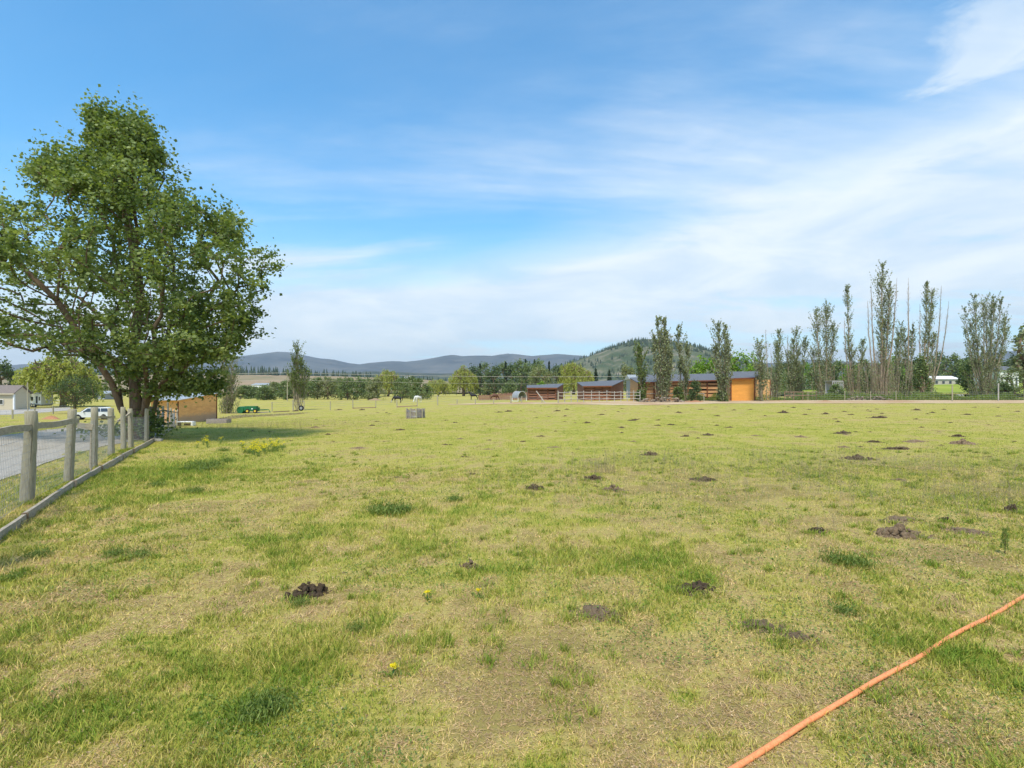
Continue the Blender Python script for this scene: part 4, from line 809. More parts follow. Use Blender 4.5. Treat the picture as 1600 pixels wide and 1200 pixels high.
# tyre by the young poplar
b = gp(470.5, 642); tb = T('old_tyre', 'old black tyre leaning at the foot of the young poplar', 'tyre', b)
bm = bmesh.new(); NR, nr_ = 22, 10
for i in range(NR):
    for k in range(nr_):
        a = 2*math.pi*i/NR; c = 2*math.pi*k/nr_; rr = .33+.13*math.cos(c); bm.verts.new((math.cos(a)*rr, .11*math.sin(c), .46+math.sin(a)*rr))
bm.verts.ensure_lookup_table()
for i in range(NR):
    for k in range(nr_): bm.faces.new([bm.verts[x] for x in (i*nr_+k, ((i+1) % NR)*nr_+k, ((i+1) % NR)*nr_+(k+1) % nr_, i*nr_+(k+1) % nr_)])
me = bpy.data.meshes.new('tyre_ring'); bm.to_mesh(me); bm.free(); me.materials.append(MT['black_rubber']); o = bpy.data.objects.new('tyre_ring', me); col.objects.link(o); o.parent = tb
m_ = MB(); m_.tube([(0, -.06, .46), (0, .06, .46)], [.22]*2, 16); m_.build('rim', 'grey_paint', tb)

# ------------------------------------------------------------------ wire fence across the pasture
pf = T('pasture_fence', 'thin wire fence on leaning stakes across the middle of the pasture', 'fence', gp(425, 643))
SP = [(425, 643, 628, .9), (458, 641.5, 625, 1.3), (475, 641, 626, 1), (516, 641, 627, .9), (551.5, 638.5, 624, .9), (587, 637.5, 625.5, .9), (620.5, 636.5, 624.5, 1), (652, 635, 622, .9), (684, 633.3, 617.5, 1.2), (714, 631.8, 624, .9), (743, 631.4, 623, 1), (771, 631, 623, .9), (798.5, 630, 618.5, 1.3), (815, 629.5, 619, .8), (847, 629.5, 619, 1), (872, 630, 613, 1.3)]
pp_ = []
for i, (x, y, t, hw) in enumerate(SP):
    b = gp(x, y); p = at(x+.5*math.sin(i*3), t, b.y); pp_.append((b, p)); m_ = MB(); m_.tube([b-Vector((0, 0, .3)), (b+p)/2, p], hw*.85*b.y/F, 7); sp(m_, 'stake', 'old_post', pf)
m_ = MB()
for (a, ta), (b, tb_) in zip(pp_[:-1], pp_[1:]):
    for f in (.45, .68, .9):
        p = a.lerp(ta, f); q = b.lerp(tb_, f); m_.tube([p, (p+q)/2-Vector((0, 0, .05)), q], .013, 3, False)
sp(m_, 'wire', 'galvanised_wire', pf)
for i_, j_ in ((4, 5), (6, 7)):
    a = pp_[i_][0]; b = pp_[j_][0]; m_ = MB(); m_.beam(a+Vector((0, -.15, .1)), b+Vector((0, -.15, .1)), .16, .14); sp(m_, 'bottom_rail', 'weathered_plank', pf)
m_ = MB(); a = gp(852, 629.6); m_.beam(a, at(838, 611, a.y), .12, .12); sp(m_, 'leaning_brace', 'pale_rail', pf)

# round slatted feeder
b = gp(649, 653.5); s_ = b.y/F; fd = T('round_feeder', 'round grey feeder of upright slats standing alone in the pasture', 'feeder', b); R0 = 13*s_; rgf = np.random.default_rng(4)
m_ = MB(); NS = 34
for i in range(NS):
    a = 2*math.pi*i/NS; c = Vector((math.cos(a)*R0, math.sin(a)*R0, 0)); h_ = 14.5*s_*rgf.uniform(.82, 1.03); m_.box((c.x, c.y, h_/2), (.05, 2*math.pi*R0/NS*.78, h_), a, 0, rgf.normal()*.04)
m_.build('slats', 'stone_grey', fd)
for z in (.25, .8):
    m_ = MB(); m_.tube([(math.cos(2*math.pi*i/24)*(R0+.035), math.sin(2*math.pi*i/24)*(R0+.035), 14*s_*z) for i in range(25)], .022, 6, False); m_.build('hoop', 'galvanised_wire', fd)
m_ = MB(); k = 20; m_.poly([(math.cos(2*math.pi*i/k)*R0*.86, math.sin(2*math.pi*i/k)*R0*.86, 9.5*s_+.05*math.sin(i*3)) for i in range(k)]+[(0, 0, 11.5*s_)], [(i, (i+1) % k, k) for i in range(k)]); m_.build('hay', 'pale_rail', fd)
for i in range(9):
    a = 2*math.pi*(i+.2)/9; m_ = MB(); m_.tube([(math.cos(a)*(R0+.06), math.sin(a)*(R0+.06), -.05), (math.cos(a)*(R0+.06), math.sin(a)*(R0+.06), 15.5*s_)], .045, 7); m_.build('upright', 'old_post', fd)

# ------------------------------------------------------------------ red-brown slatted corral
cf = T('slatted_fence', 'low red brown fence of upright slats behind the pasture', 'fence', gp(752, 625)); rgc = np.random.default_rng(8)
line = [(748, 625.5), (770, 625.), (800, 624.6), (830, 624.6), (866, 624.8)]; P_ = [gp(*p) for p in line]; m_ = MB(); rails = MB()
for a, b in zip(P_[:-1], P_[1:]):
    n_ = int((b-a).length/.22)
    for k in range(n_):
        p = a.lerp(b, k/n_); h_ = (1.15 if p.x < P_[1].x else 1.45)*rgc.uniform(.86, 1.08); m_.box((p.x, p.y, p.z+h_/2), (.15, .03, h_), math.atan2(b.y-a.y, b.x-a.x), 0, rgc.normal()*.03)
    for z in (.4, 1.05): rails.beam(a+Vector((0, .07, z)), b+Vector((0, .07, z)), .05, .1)
sp(m_, 'slats', 'red_brown_slat', cf); sp(rails, 'rails', 'red_brown_slat', cf)
b = gp(585, 621); m_ = MB(b); 
def mound(name, label, cat, px, py, wpx, hpx, mat, seed, group=None, dep=.6):
    b = gp(px, py); s_ = b.y/F; rg_ = np.random.default_rng(seed); nu, nv = 26, 14; V = []
    for j in range(nv+1):
        for i in range(nu):
            a = 2*math.pi*i/nu; r_ = j/nv; h_ = (1-ss(0, 1, r_))*hpx*s_*(.75+.5*float(vn(i*.5, j*.7, seed)))-.03
            V.append((math.cos(a)*wpx/2*s_*r_*(1+.15*math.sin(3*a+seed)), math.sin(a)*wpx/2*s_*dep*r_, h_))
    q = [(j*nu+i, j*nu+(i+1) % nu, (j+1)*nu+(i+1) % nu, (j+1)*nu+i) for j in range(nv) for i in range(nu)]
    o = npmesh(name, np.array(V), [np.array(q)], MT[mat], smooth=True); o.location = b; return tag(o, label, cat, group)
mound('soil_mound', 'low bare brown soil mound left of the black and white horse', 'mound', 586, 625.5, 26, 3.2, 'dung_dust', 3)
mound('red_soil_heap', 'small heap of red soil beyond the driveway near the house', 'soil heap', 80, 655, 34, 5.5, 'red_soil', 4)
def heap(name, label, cat, px, py, wpx, hpx, n, mat, seed, long_=False):
    b = gp(px, py); s_ = b.y/F; rg_ = np.random.default_rng(seed); V = []; Q_ = []; k0 = 0
    bm = bmesh.new(); bmesh.ops.create_icosphere(bm, subdivisions=1, radius=1); iv = np.array([v.co for v in bm.verts]); iq = np.array([[v.index for v in f.verts] for f in bm.faces]); bm.free()
    for i in range(n):
        x = rg_.uniform(-.5, .5); e = 1-(2*x)**4; r_ = rg_.uniform(.5, 1.2)*hpx*s_*.2; v = iv*(1+rg_.normal(size=(len(iv), 1))*.16)*r_*np.array([rg_.uniform(.8, 2.2 if long_ else 1.4), 1, rg_.uniform(.5, .9)])
        a = rg_.uniform(0, 3.14); v = v@np.array([[math.cos(a), math.sin(a), 0], [-math.sin(a), math.cos(a), 0], [0, 0, 1]]); v += (x*wpx*s_, rg_.normal()*hpx*s_*.35, max(r_*.3, rg_.uniform(0, 1)**1.5*e*hpx*s_*.85)); V.append(v); Q_.append(iq+k0); k0 += len(v)
    o = npmesh(name, np.concatenate(V), [np.concatenate(Q_)], MT[mat]); o.location = b; return tag(o, label, cat)
heap('rubble_heap', 'long heap of broken firewood and stones below the two crowned poplar', 'rubble heap', 1034, 628.5, 70, 8.5, 150, 'rubble', 1, True)
heap('rubble_heap', 'heap of grey rubble and branches under the tan poplar thickets', 'rubble heap', 1357, 625.5, 72, 7.5, 150, 'rubble', 2, True)
mound('red_soil_heap', 'low red soil bank on the track left of the green bushes', 'soil heap', 1290, 627.2, 36, 1.6, 'red_soil', 5)
mound('red_soil_heap', 'low red soil bank in front of the long brown shed', 'soil heap', 1086, 628.3, 44, 2.6, 'red_soil', 6)

# metal hoop shelter
b = gp(813, 627); D = 92.; b = onz((813-800)/F*D, D); s_ = D/F; hs = T('hoop_shelter', 'small curved metal hoop shelter left of the small brown shed', 'shelter', b, .5)
def arc(r_, y, z0, n_=16): return [(math.cos(math.pi*i/n_)*r_, y, z0+math.sin(math.pi*i/n_)*r_*1.35) for i in range(n_+1)]
z0 = .6; r_ = 7.4*s_; m_ = MB(); A_ = arc(r_, -.7, z0); B_ = arc(r_, 1.5, z0); k = len(A_); m_.poly(A_+B_, [(i, i+1, k+i+1, k+i) for i in range(k-1)]); m_.build('curved_skin', 'grey_paint', hs, smooth=True)
for y in (-.7, 1.5): m_ = MB(); m_.tube(arc(r_+.02, y, z0), .05, 6); m_.build('end_hoop', 'concrete', hs)
m_ = MB(); k2 = len(arc(r_*.97, 1.45, z0)); m_.poly(arc(r_*.97, 1.45, z0), [tuple(range(k2))]); m_.build('end_sheet', 'grey_paint', hs)
for x in (-1, 1):
    m_ = MB(); m_.beam((x*r_, -.7, .0), (x*r_, 1.5, .0), .08, .1); m_.beam((x*r_, -.7, 0), (x*r_, -.7, z0), .08, .08); m_.beam((x*r_, 1.5, 0), (x*r_, 1.5, z0), .08, .08); m_.build('skid', 'white_paint', hs)

# ------------------------------------------------------------------ brown sheds
def lean_shed(name, label, D, x0, x1, xr, zbase_py, eave_l, eave_r, top_l, top_r, depth, wall, posts, boards=5, gap=.35, dark=True, panel=None, side=True):
    """front wall from px x0 to x1 with eave rows (py), roof rising to the back (top rows), right side out to px xr"""
    a = onz((x0-800)/F*D, D); b = onz((x1-800)/F*D, D); rt = T(name, label, 'shed', a)
    el = at(x0, eave_l, D); er = at(x1, eave_r, D); zl, zr = el.z, er.z; D2 = D+depth
    tl = at(x0, top_l, D2).z; tr_ = at(x1, top_r, D2).z; zb = a.z-.1
    m_ = MB(); H_ = min(zl, zr)-zb
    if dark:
        quad_panel(m_, (a.x, D+1.2, 0), (b.x, D+1.2, 0), zb, zb, zl, zr, .05); sp(m_, 'bay_shade_sheet', 'dark_inside', rt); m_ = MB()  # near-black sheet close behind the boards; the bays' inner shade is put into its colour
    rg_ = np.random.default_rng(int(x0)); xs = posts; 
    if panel: 
        quad_panel(m_, a, b, zb, zb, zl-.02, zr-.02, .04); sp(m_, 'front_wall', panel, rt)
    else:
        for p, q in zip(xs[:-1], xs[1:]):
            A0 = (p-800)/F*D; B0 = (q-800)/F*D
            for k in range(boards):
                hh = H_/boards; z = zb+(k+.5)*hh; bh = hh*(1-gap)*rg_.uniform(.8, 1.15); m_.box(((A0+B0)/2, D+.05+.02*rg_.uniform(), z+rg_.normal()*.03), (B0-A0-.1, .05, bh), 0, 0, rg_.normal()*.006)
        sp(m_, 'board_wall', wall, rt)
    for p in xs:
        m_ = MB(); f = (p-x0)/(x1-x0); zt = zl*(1-f)+zr*f; m_.box(((p-800)/F*D, D-.03, (zb+zt)/2), (.2, .14, zt-zb-.06)); sp(m_, 'post', 'stained_post', rt)
    # side wall on the right
    bx = b.x; dx = (xr-800)/F*D2; m_ = MB()
    if side: m_.poly([(bx+.05, D+.1, zb), (dx, D2, zb), (dx, D2, tr_-.08), (bx+.05, D+.1, zr-.08)], [(0, 1, 2, 3)]); m_.poly([(bx-.02, D+.1, zb), (dx-.07, D2, zb), (dx-.07, D2, tr_-.08), (bx-.02, D+.1, zr-.08)], [(3, 2, 1, 0)]); sp(m_, 'side_wall', panel and 'pale_plywood' or wall, rt)
    m_ = MB(); m_.poly([(a.x-.1, D+.1, zb), (a.x-.1, D2, zb), (a.x-.1, D2, tl-.1), (a.x-.1, D+.1, zl-.08)], [(0, 1, 2, 3)]); m_.poly([(a.x-.1, D2, zb), (dx, D2, zb), (dx, D2, tr_-.1), (a.x-.1, D2, tl-.1)], [(0, 1, 2, 3)]); sp(m_, 'far_walls', wall, rt)
    ov = .5; vs = []
    for (x, y, z) in ((a.x-.35, D-ov, zl-.05), (b.x+.25, D-ov, zr-.05), (dx+.2, D2, tr_), (a.x-.2, D2, tl)): vs += [(x, y, z), (x, y, z+.12)]
    m_ = MB(); m_.poly(vs, [(0, 2, 4, 6), (7, 5, 3, 1), (0, 1, 3, 2), (2, 3, 5, 4), (4, 5, 7, 6), (6, 7, 1, 0)]); rf = sp(m_, 'roof', 'grey_roof', rt)
    m_ = MB(); m_.beam((a.x-.35, D-ov-.02, zl-.02), (b.x+.25, D-ov-.02, zr-.02), .05, .22); f_ = m_.build('fascia', 'stained_post', rf)
    return rt
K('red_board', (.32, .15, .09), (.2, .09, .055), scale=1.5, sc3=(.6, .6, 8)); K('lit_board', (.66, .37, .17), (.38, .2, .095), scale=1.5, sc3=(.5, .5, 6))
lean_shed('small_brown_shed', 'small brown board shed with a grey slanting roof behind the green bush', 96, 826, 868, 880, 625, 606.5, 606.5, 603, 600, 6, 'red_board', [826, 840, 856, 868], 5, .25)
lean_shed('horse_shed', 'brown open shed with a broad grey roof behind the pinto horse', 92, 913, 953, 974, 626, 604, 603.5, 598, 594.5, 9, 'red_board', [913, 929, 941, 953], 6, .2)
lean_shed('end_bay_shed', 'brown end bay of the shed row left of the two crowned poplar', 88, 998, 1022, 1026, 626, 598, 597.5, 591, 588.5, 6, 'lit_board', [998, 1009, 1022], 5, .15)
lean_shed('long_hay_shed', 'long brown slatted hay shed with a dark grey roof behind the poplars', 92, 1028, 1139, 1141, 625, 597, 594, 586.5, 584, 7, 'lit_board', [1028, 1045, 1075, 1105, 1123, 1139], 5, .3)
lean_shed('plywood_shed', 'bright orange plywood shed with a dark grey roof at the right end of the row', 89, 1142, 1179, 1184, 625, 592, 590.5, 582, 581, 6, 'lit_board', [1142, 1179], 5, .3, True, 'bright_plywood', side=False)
# pale side panel wing
D = 92; w_ = T('plywood_screen', 'pale orange plywood screen wall right of the bright plywood shed', 'screen wall', onz((1184-800)/F*D, D)); a = onz((1182-800)/F*D, D); b = onz((1203-800)/F*D, D); m_ = MB(); quad_panel(m_, a, b, a.z-.1, b.z-.1, at(1182, 592, D).z, at(1203, 593.5, D).z, .05); sp(m_, 'panel', 'pale_plywood', w_)
m_ = MB(); m_.box((b.x+.03, D, (b.z+at(1203, 593.5, D).z)/2), (.14, .14, 3.9)); sp(m_, 'post', 'stained_post', w_)

# rail fences
def rail_fence(label, pts, H_, zs, step, mat, name='rail_fence', wire=None, pr=.06, rr=.05, group=None):
    P_ = [gp(*p) for p in pts]; rt = T(name, label, 'fence', P_[0], 0, group); 
    for a, b in zip(P_[:-1], P_[1:]):
        n_ = max(1, round((b-a).length/step))
        for k in range(n_+(b is P_[-1])):
            p = a.lerp(b, k/n_); p.z = float(gz(p.x, p.y)); m_ = MB(); m_.tube([p-Vector((0, 0, .2)), p+Vector((0, 0, H_*(1+.05*math.sin(p.x*7))))], pr, 7); sp(m_, 'post', mat, rt)
    for z in zs:
        m_ = MB()
        for a, b in zip(P_[:-1], P_[1:]):
            for k in range(5): p = a.lerp(b, k/5); q = a.lerp(b, (k+1)/5); m_.tube([p+Vector((0, -.06, z+.03*math.sin(p.x*3+z))), q+Vector((0, -.06, z+.03*math.sin(q.x*3+z)))], rr, 5)
        sp(m_, 'rail', mat, rt)
    if wire:
        m_ = MB()
        for a, b in zip(P_[:-1], P_[1:]):
            for z in wire: m_.tube([a+Vector((0, 0, z)), b+Vector((0, 0, z))], .012, 3, False)
            n_ = int((b-a).length/.5)
            for k in range(n_): p = a.lerp(b, k/n_); m_.tube([p, p+Vector((0, 0, wire[-1]))], .007, 3, False)
        sp(m_, 'wire', 'galvanised_wire', rt)
    return rt
rail_fence('grey pole rail fence in front of the two smaller brown sheds', [(872, 629.5), (912, 628.5), (960, 628), (1000, 628)], 1.75, (.5, 1.0, 1.5), 1.25, 'pale_rail', pr=.055)
rail_fence('single pale top rail fence in front of the long brown shed', [(1004, 627), (1040, 626.8), (1100, 626.8)], 1.35, (1.25,), 3.5, 'pale_rail', pr=.06, rr=.045)
rail_fence('pole rail fence between the slender poplars right of the plywood shed', [(1226, 626), (1254, 625.8), (1276, 625.6)], 1.6, (1.5, .9), 2.6, 'weathered_plank', rr=.07)
rail_fence('wire mesh boundary fence behind the track at the right', [(1205, 625.8), (1320, 625.8), (1400, 625.6), (1488, 625.8), (1560, 625.8), (1640, 625.6), (1760, 625.6)], 1.7, (), 6.5, 'old_post', 'wire_fence', (.3, .7, 1.1, 1.5))
b = gp(1560, 627); m_ = MB(b); m_.tube([b-Vector((0, 0, .3)), b+Vector((0, 0, 3.))], .09, 8); tag(m_.build('tall_post', 'pale_rail'), 'tall pale post at the track below the fan shaped poplar', 'post')
b = gp(1488, 627.2); m_ = MB(b); m_.tube([b-Vector((0, 0, .3)), b+Vector((0, 0, 2.7))], .09, 8); tag(m_.build('tall_post', 'old_post'), 'tall dark post at the track in the gap between the poplars', 'post')
b = gp(1499.5, 624.5); cb = T('cable_reel', 'grey cable reel lying in the grass behind the boundary fence', 'reel', b); m_ = MB()
m_.tube([(-.35, 0, .55), (-.28, 0, .55)], [.55]*2, 18); m_.tube([(.28, 0, .55), (.35, 0, .55)], [.55]*2, 18); m_.build('flanges', 'concrete', cb); m_ = MB(); m_.tube([(-.28, 0, .55), (.28, 0, .55)], [.28]*2, 14); m_.build('core', 'old_board', cb)
# tangle of dead wood, fence panels in the shrubs: low weeds along the boundary
def weeds(name, label, pts, n, H_, W_, mat, seed, size=.3, kind=None):
    rg_ = np.random.default_rng(seed); P_ = np.array([tuple(gp(*p)) for p in pts]); t = rg_.uniform(0, len(P_)-1, n); i_ = t.astype(int); f = (t-i_)[:, None]; C = P_[i_]*(1-f)+P_[np.minimum(i_+1, len(P_)-1)]*f
    hh = H_*(.25+1.2*vn(C[:, 0]*.55, C[:, 0]*0, seed)); C = C+np.column_stack([rg_.normal(size=n)*.1, rg_.normal(size=n)*W_, rg_.uniform(0, 1, n)**1.3*hh]); V, q, r_ = leaves(C, size, .1, .4, .6, rg_); o = npmesh(name, V, [q], LM[mat], rnd=r_); o['kind'] = 'stuff'; return o
weeds('fence_line_weeds', '', [(1065, 626), (1200, 625.6), (1300, 625.4), (1400, 625.3), (1500, 625.3), (1600, 625.3), (1760, 625.3)], 26000, 1.15, .7, 'weed', 5, .26)
weeds('shed_side_weeds', '', [(340, 657), (372, 652), (410, 650), (470, 647)], 5000, .38, 1.4, 'seed', 6, .16)

# ------------------------------------------------------------------ horses
def skinmesh(name, verts, edges, rad, mat, parent=None, sub=2, root=0):
    me = bpy.data.meshes.new(name); me.from_pydata(verts, edges, []); o = bpy.data.objects.new(name, me); col.objects.link(o)
    md = o.modifiers.new('s', 'SKIN'); 
    for v, r_ in zip(me.skin_vertices[0].data, rad): v.radius = (r_ if hasattr(r_, '__len__') else (r_, r_)); v.use_root = False
    me.skin_vertices[0].data[root].use_root = True; md.use_smooth_shade = True
    m2 = o.modifiers.new('u', 'SUBSURF'); m2.levels = m2.render_levels = sub
    dg = bpy.context.evaluated_depsgraph_get(); me2 = bpy.data.meshes.new_from_object(o.evaluated_get(dg)); me2.name = name; o.modifiers.clear(); o.data = me2
    me2.materials.clear(); me2.materials.append(mat); o.parent = parent; return o
def horse(label, loc, rz, s_, mat, mane, graze=True, seed=0):
    """faces +X before turning; withers about 1.5 m"""
    rt = T('horse', label, 'horse', loc, rz); rt.scale = (s_,)*3
    v = [(-.62, 0, 1.16), (-.2, 0, 1.12), (.25, 0, 1.1), (.6, 0, 1.18)]; r_ = [(.27, .3), (.3, .33), (.29, .34), (.24, .31)]; e = [(0, 1), (1, 2), (2, 3)]
    def add(pts, rs, k0):
        k = k0
        for p, q in zip(pts, rs): v.append(p); r_.append((q, q) if not hasattr(q, '__len__') else q); e.append((k, len(v)-1)); k = len(v)-1
        return k
    if graze: add([(.85, 0, 1.12), (1.08, 0, .82), (1.25, 0, .5), (1.3, 0, .34), (1.42, 0, .16), (1.48, 0, .06)], [(.15, .2), (.1, .16), (.085, .12), (.1, .11), (.07, .08), (.055, .06)], 3)
    else: add([(.82, 0, 1.42), (1.02, 0, 1.68), (1.12, 0, 1.86), (1.28, 0, 1.8), (1.45, 0, 1.64), (1.54, 0, 1.56)], [(.15, .21), (.1, .15), (.09, .12), (.095, .12), (.065, .08), (.055, .06)], 3)
    rg_ = np.random.default_rng(seed)
    for sy in (-1, 1):
        o_ = rg_.uniform(-.12, .12); add([(.62, .15*sy, .95), (.6+o_*.3, .15*sy, .68), (.62+o_*.7, .14*sy, .42), (.6+o_, .14*sy, .12), (.66+o_, .14*sy, .03)], [.13, .075, .055, .042, .06], 3)
        o_ = rg_.uniform(-.14, .14); add([(-.66, .16*sy, .92), (-.56+o_*.4, .16*sy, .72), (-.8+o_*.8, .15*sy, .48), (-.72+o_, .15*sy, .12), (-.66+o_, .15*sy, .03)], [.17, .1, .058, .045, .06], 0)
    skinmesh('body', v, e, r_, mat, rt)
    hd = Vector((1.27, 0, .42)) if graze else Vector((1.1, 0, 1.93)); m_ = MB()
    for sy in (-1, 1): m_.tube([hd+Vector((-.02, .07*sy, 0)), hd+Vector((-.05, .08*sy, .14))], [.035, .006], 5)
    m_.build('ears', mat, rt)
    m_ = MB(); m_.tube([(-.9, 0, 1.3), (-1.0, 0, 1.1), (-1.02, 0, .75), (-1.0, 0, .4)], [.05, .07, .075, .02], 6); m_.build('tail', mane, rt, smooth=True)
    m_ = MB(); pts = [(.62, 0, 1.42), (.86, 0, 1.3), (1.08, 0, 1.), (1.22, 0, .62)] if graze else [(.6, 0, 1.48), (.72, 0, 1.62), (.9, 0, 1.82), (1.05, 0, 1.96)]
    m_.tube(pts, [.04, .06, .055, .03], 6); m_.build('mane', mane, rt, smooth=True); return rt
def coat(name, a, b=None, p=.5, s_=1.2):
    m, n = matn(name); g = G(n)
    c = a if b is None else g.ramp(g.noise(s_, 2, .4), [(p-.02, a), (p+.02, b)])
    g.out(c, .6); MT[name] = m; return m
BK = coat('black_coat', (.02, .018, .02)); WH = coat('white_coat', (.72, .7, .66)); BR = coat('brown_coat', (.1, .04, .022)); DB = coat('dark_brown_coat', (.045, .025, .02)); PI_ = coat('pinto_coat', (.025, .02, .02), (.75, .73, .7), .5, 1.5); PK = coat('black_white_coat', (.02, .018, .02), (.6, .58, .55), .66, 1.3)
def ph(px, py, hpx, **k): b = gp(px, py); return dict(loc=b, s_=hpx*b.y/F/1.5)
def H_(label, px, py, hpx, rz, mat, mane, graze=True, seed=0): b = gp(px, py); return horse(label, b, rz, hpx*b.y/F/1.5, mat, mane, graze, seed)
H_('black horse with a white mark grazing behind the wire fence', 621.5, 629.5, 11.5, R(172), PK, 'black_coat', True, 1)
H_('white horse grazing with its back to the camera', 653, 628.5, 11, R(238), WH, 'white_coat', True, 2)
H_('dark horse standing with lowered head left of the red slatted fence', 740.5, 625, 10.5, R(185), BK, 'black_coat', False, 3)
H_('brown horse grazing in front of the red slatted fence', 772, 625.4, 9.5, R(20), BR, 'brown_coat', True, 4)
H_('pinto horse standing at the corner of the larger horse shed', 917, 624.8, 12, R(245), PI_, 'black_coat', False, 5)
H_('dark brown horse standing beside the pinto in front of the shed', 931, 624.8, 11, R(170), DB, 'black_coat', False, 6)

# ------------------------------------------------------------------ left background: house, trailer, car, pole, fences
b = gp(22, 640.5); D = b.y; s_ = D/F; hz = at(22, 614.5, D).z-b.z; hs = T('beige_house', 'beige house with a brown roof at the left edge of the picture', 'house', b)
gd = Vector((-.12, .99, 0)).normalized(); fw = Vector((-.99, -.12, 0)).normalized(); gl = 3.3; L1 = 12.; gw = 3.4
c0 = Vector((0, 0, -.2)); c1 = c0+gd*gw; c2 = c0+fw*L1; c3 = c1+fw*L1; rg2 = (c0+c1)/2; rh = at(35, 603, D+1.6).z-b.z
m_ = MB(); up_ = Vector((0, 0, hz+.2))
m_.poly([c0, c2, c2+up_, c0+up_], [(0, 1, 2, 3)]); m_.poly([c2, c3, c3+up_, c2+up_], [(0, 1, 2, 3)]); m_.poly([c3, c1, c1+up_, c3+up_], [(0, 1, 2, 3)])
rp = Vector((rg2.x, rg2.y, rh)); m_.poly([c0, c1, c1+up_, rp-Vector((0, 0, .1)), c0+up_], [(0, 1, 2, 3, 4)]); m_.build('wall', 'beige_siding', hs)
m_ = MB(); e0 = c0+up_-gd*.35+Vector((0, 0, -.12))-fw*.25; e1 = c1+up_+gd*.35+Vector((0, 0, -.12))-fw*.25; r0 = rp-fw*.25; vs = [e0, r0, e1]; vs += [v+fw*(L1+.7) for v in vs]; vs += [v+Vector((0, 0, .14)) for v in vs]
m_.poly(vs, [(0, 1, 4, 3), (1, 2, 5, 4), (9, 10, 7, 6), (10, 11, 8, 7), (0, 6, 7, 1), (1, 7, 8, 2), (0, 3, 9, 6), (2, 8, 11, 5)]); rf = m_.build('roof', 'brown_shingle', hs)
m_ = MB(); m_.beam(e0+Vector((0, 0, .0)), e0+fw*(L1+.7), .08, .2); m_.build('gutter', 'beige_siding', rf)
m_ = MB(); m_.box(c0+Vector((0, 0, hz/2)), (.22, .22, hz)); m_.build('corner_board', 'white_paint', hs)
wd = MB(); p = c0+fw*2.2+Vector((0, -.03, 1.6)); wd.box(p, (1.2, .06, .9)); w_ = wd.build('window', 'white_paint', hs); wd = MB(); wd.box(p+Vector((0, -.02, 0)), (1.05, .05, .75)); wd.build('pane', 'car_glass', w_)
b = gp(43.5, 646); m_ = MB(b); m_.tube([b-Vector((0, 0, .3)), at(43, 597, b.y)], .07, 8); tag(m_.build('utility_pole', 'old_post'), 'thin grey pole standing between the beige house and the trailer', 'pole')
# travel trailer
b = gp(58, 636.2); s_ = b.y/F; tr_ = T('travel_trailer', 'white travel trailer with dark windows parked beyond the driveway', 'trailer', b, R(-8)); h0 = 4*s_; h1 = 21*s_; Lh = 18.5*s_
m_ = MB(); prof = [(-Lh, h0), (-Lh*1.02, h0+(h1-h0)*.35), (-Lh*.93, h1*.93), (-Lh*.8, h1), (Lh*.97, h1), (Lh, h1*.96), (Lh, h0)]
vs = [(x, -1.2, z) for x, z in prof]+[(x, 1.2, z) for x, z in prof]; k = len(prof); m_.poly(vs, [tuple(range(k)), tuple(range(2*k-1, k-1, -1))]+[(i, k+i, k+(i+1) % k, (i+1) % k) for i in range(k)]); m_.build('body', 'white_paint', tr_, bevel=.06)
for x0_, x1_, z0_, z1_ in ((.02, .22, .5, .78), (.5, .66, .3, .82), (.78, .9, .5, .78)):
    m_ = MB(); m_.box(((x0_+x1_)/2*Lh, -1.215, (z0_+z1_)/2*h1), ((x1_-x0_)*Lh, .03, (z1_-z0_)*h1)); m_.build('window' if z0_ > .4 else 'door', 'car_glass' if z0_ > .4 else 'black_plastic', tr_)
m_ = MB(); m_.box((-Lh*.45, -1.215, h0+.24), (Lh*.95, .02, .34)); m_.box((Lh*.5, -1.217, h0+.15), (Lh*.8, .02, .16)); m_.build('trim_stripe', 'grey_paint', tr_)
for x in (.1, .32):
    m_ = MB(); m_.tube([(x*Lh, -1.22, .4), (x*Lh, -.98, .4)], [.4]*2, 18); w_ = m_.build('wheel', 'black_rubber', tr_)
    m_ = MB(); m_.tube([(x*Lh, -1.235, .4), (x*Lh, -1.2, .4)], [.2]*2, 12); m_.build('hub', 'chrome', w_)
m_ = MB(); m_.box((Lh*.1, 0, h0-.1), (Lh*1.8, 1.9, .2)); m_.beam((-Lh, 0, h0-.1), (-Lh-1.3, 0, h0-.15), .12, .12); m_.build('chassis', 'black_plastic', tr_)
m_ = MB(); m_.box((Lh*.2, 0, h1+.12), (.9, .7, .26)); m_.build('roof_vent', 'white_paint', tr_, bevel=.04)
# white picket rail behind
rail_fence('low white rail fence right of the travel trailer', [(76, 633.5), (102, 633)], 1.25, (1.15, .5), 2.2, 'white_paint', 'rail_fence', None, .07, .06)
rail_fence('low wire yard fence on dark stakes in front of the beige house', [(-40, 657), (19.5, 654.5), (83, 647), (116, 643)], 1.15, (), 9, 'old_post', 'wire_fence', (.3, .6, .9, 1.1), pr=.09)

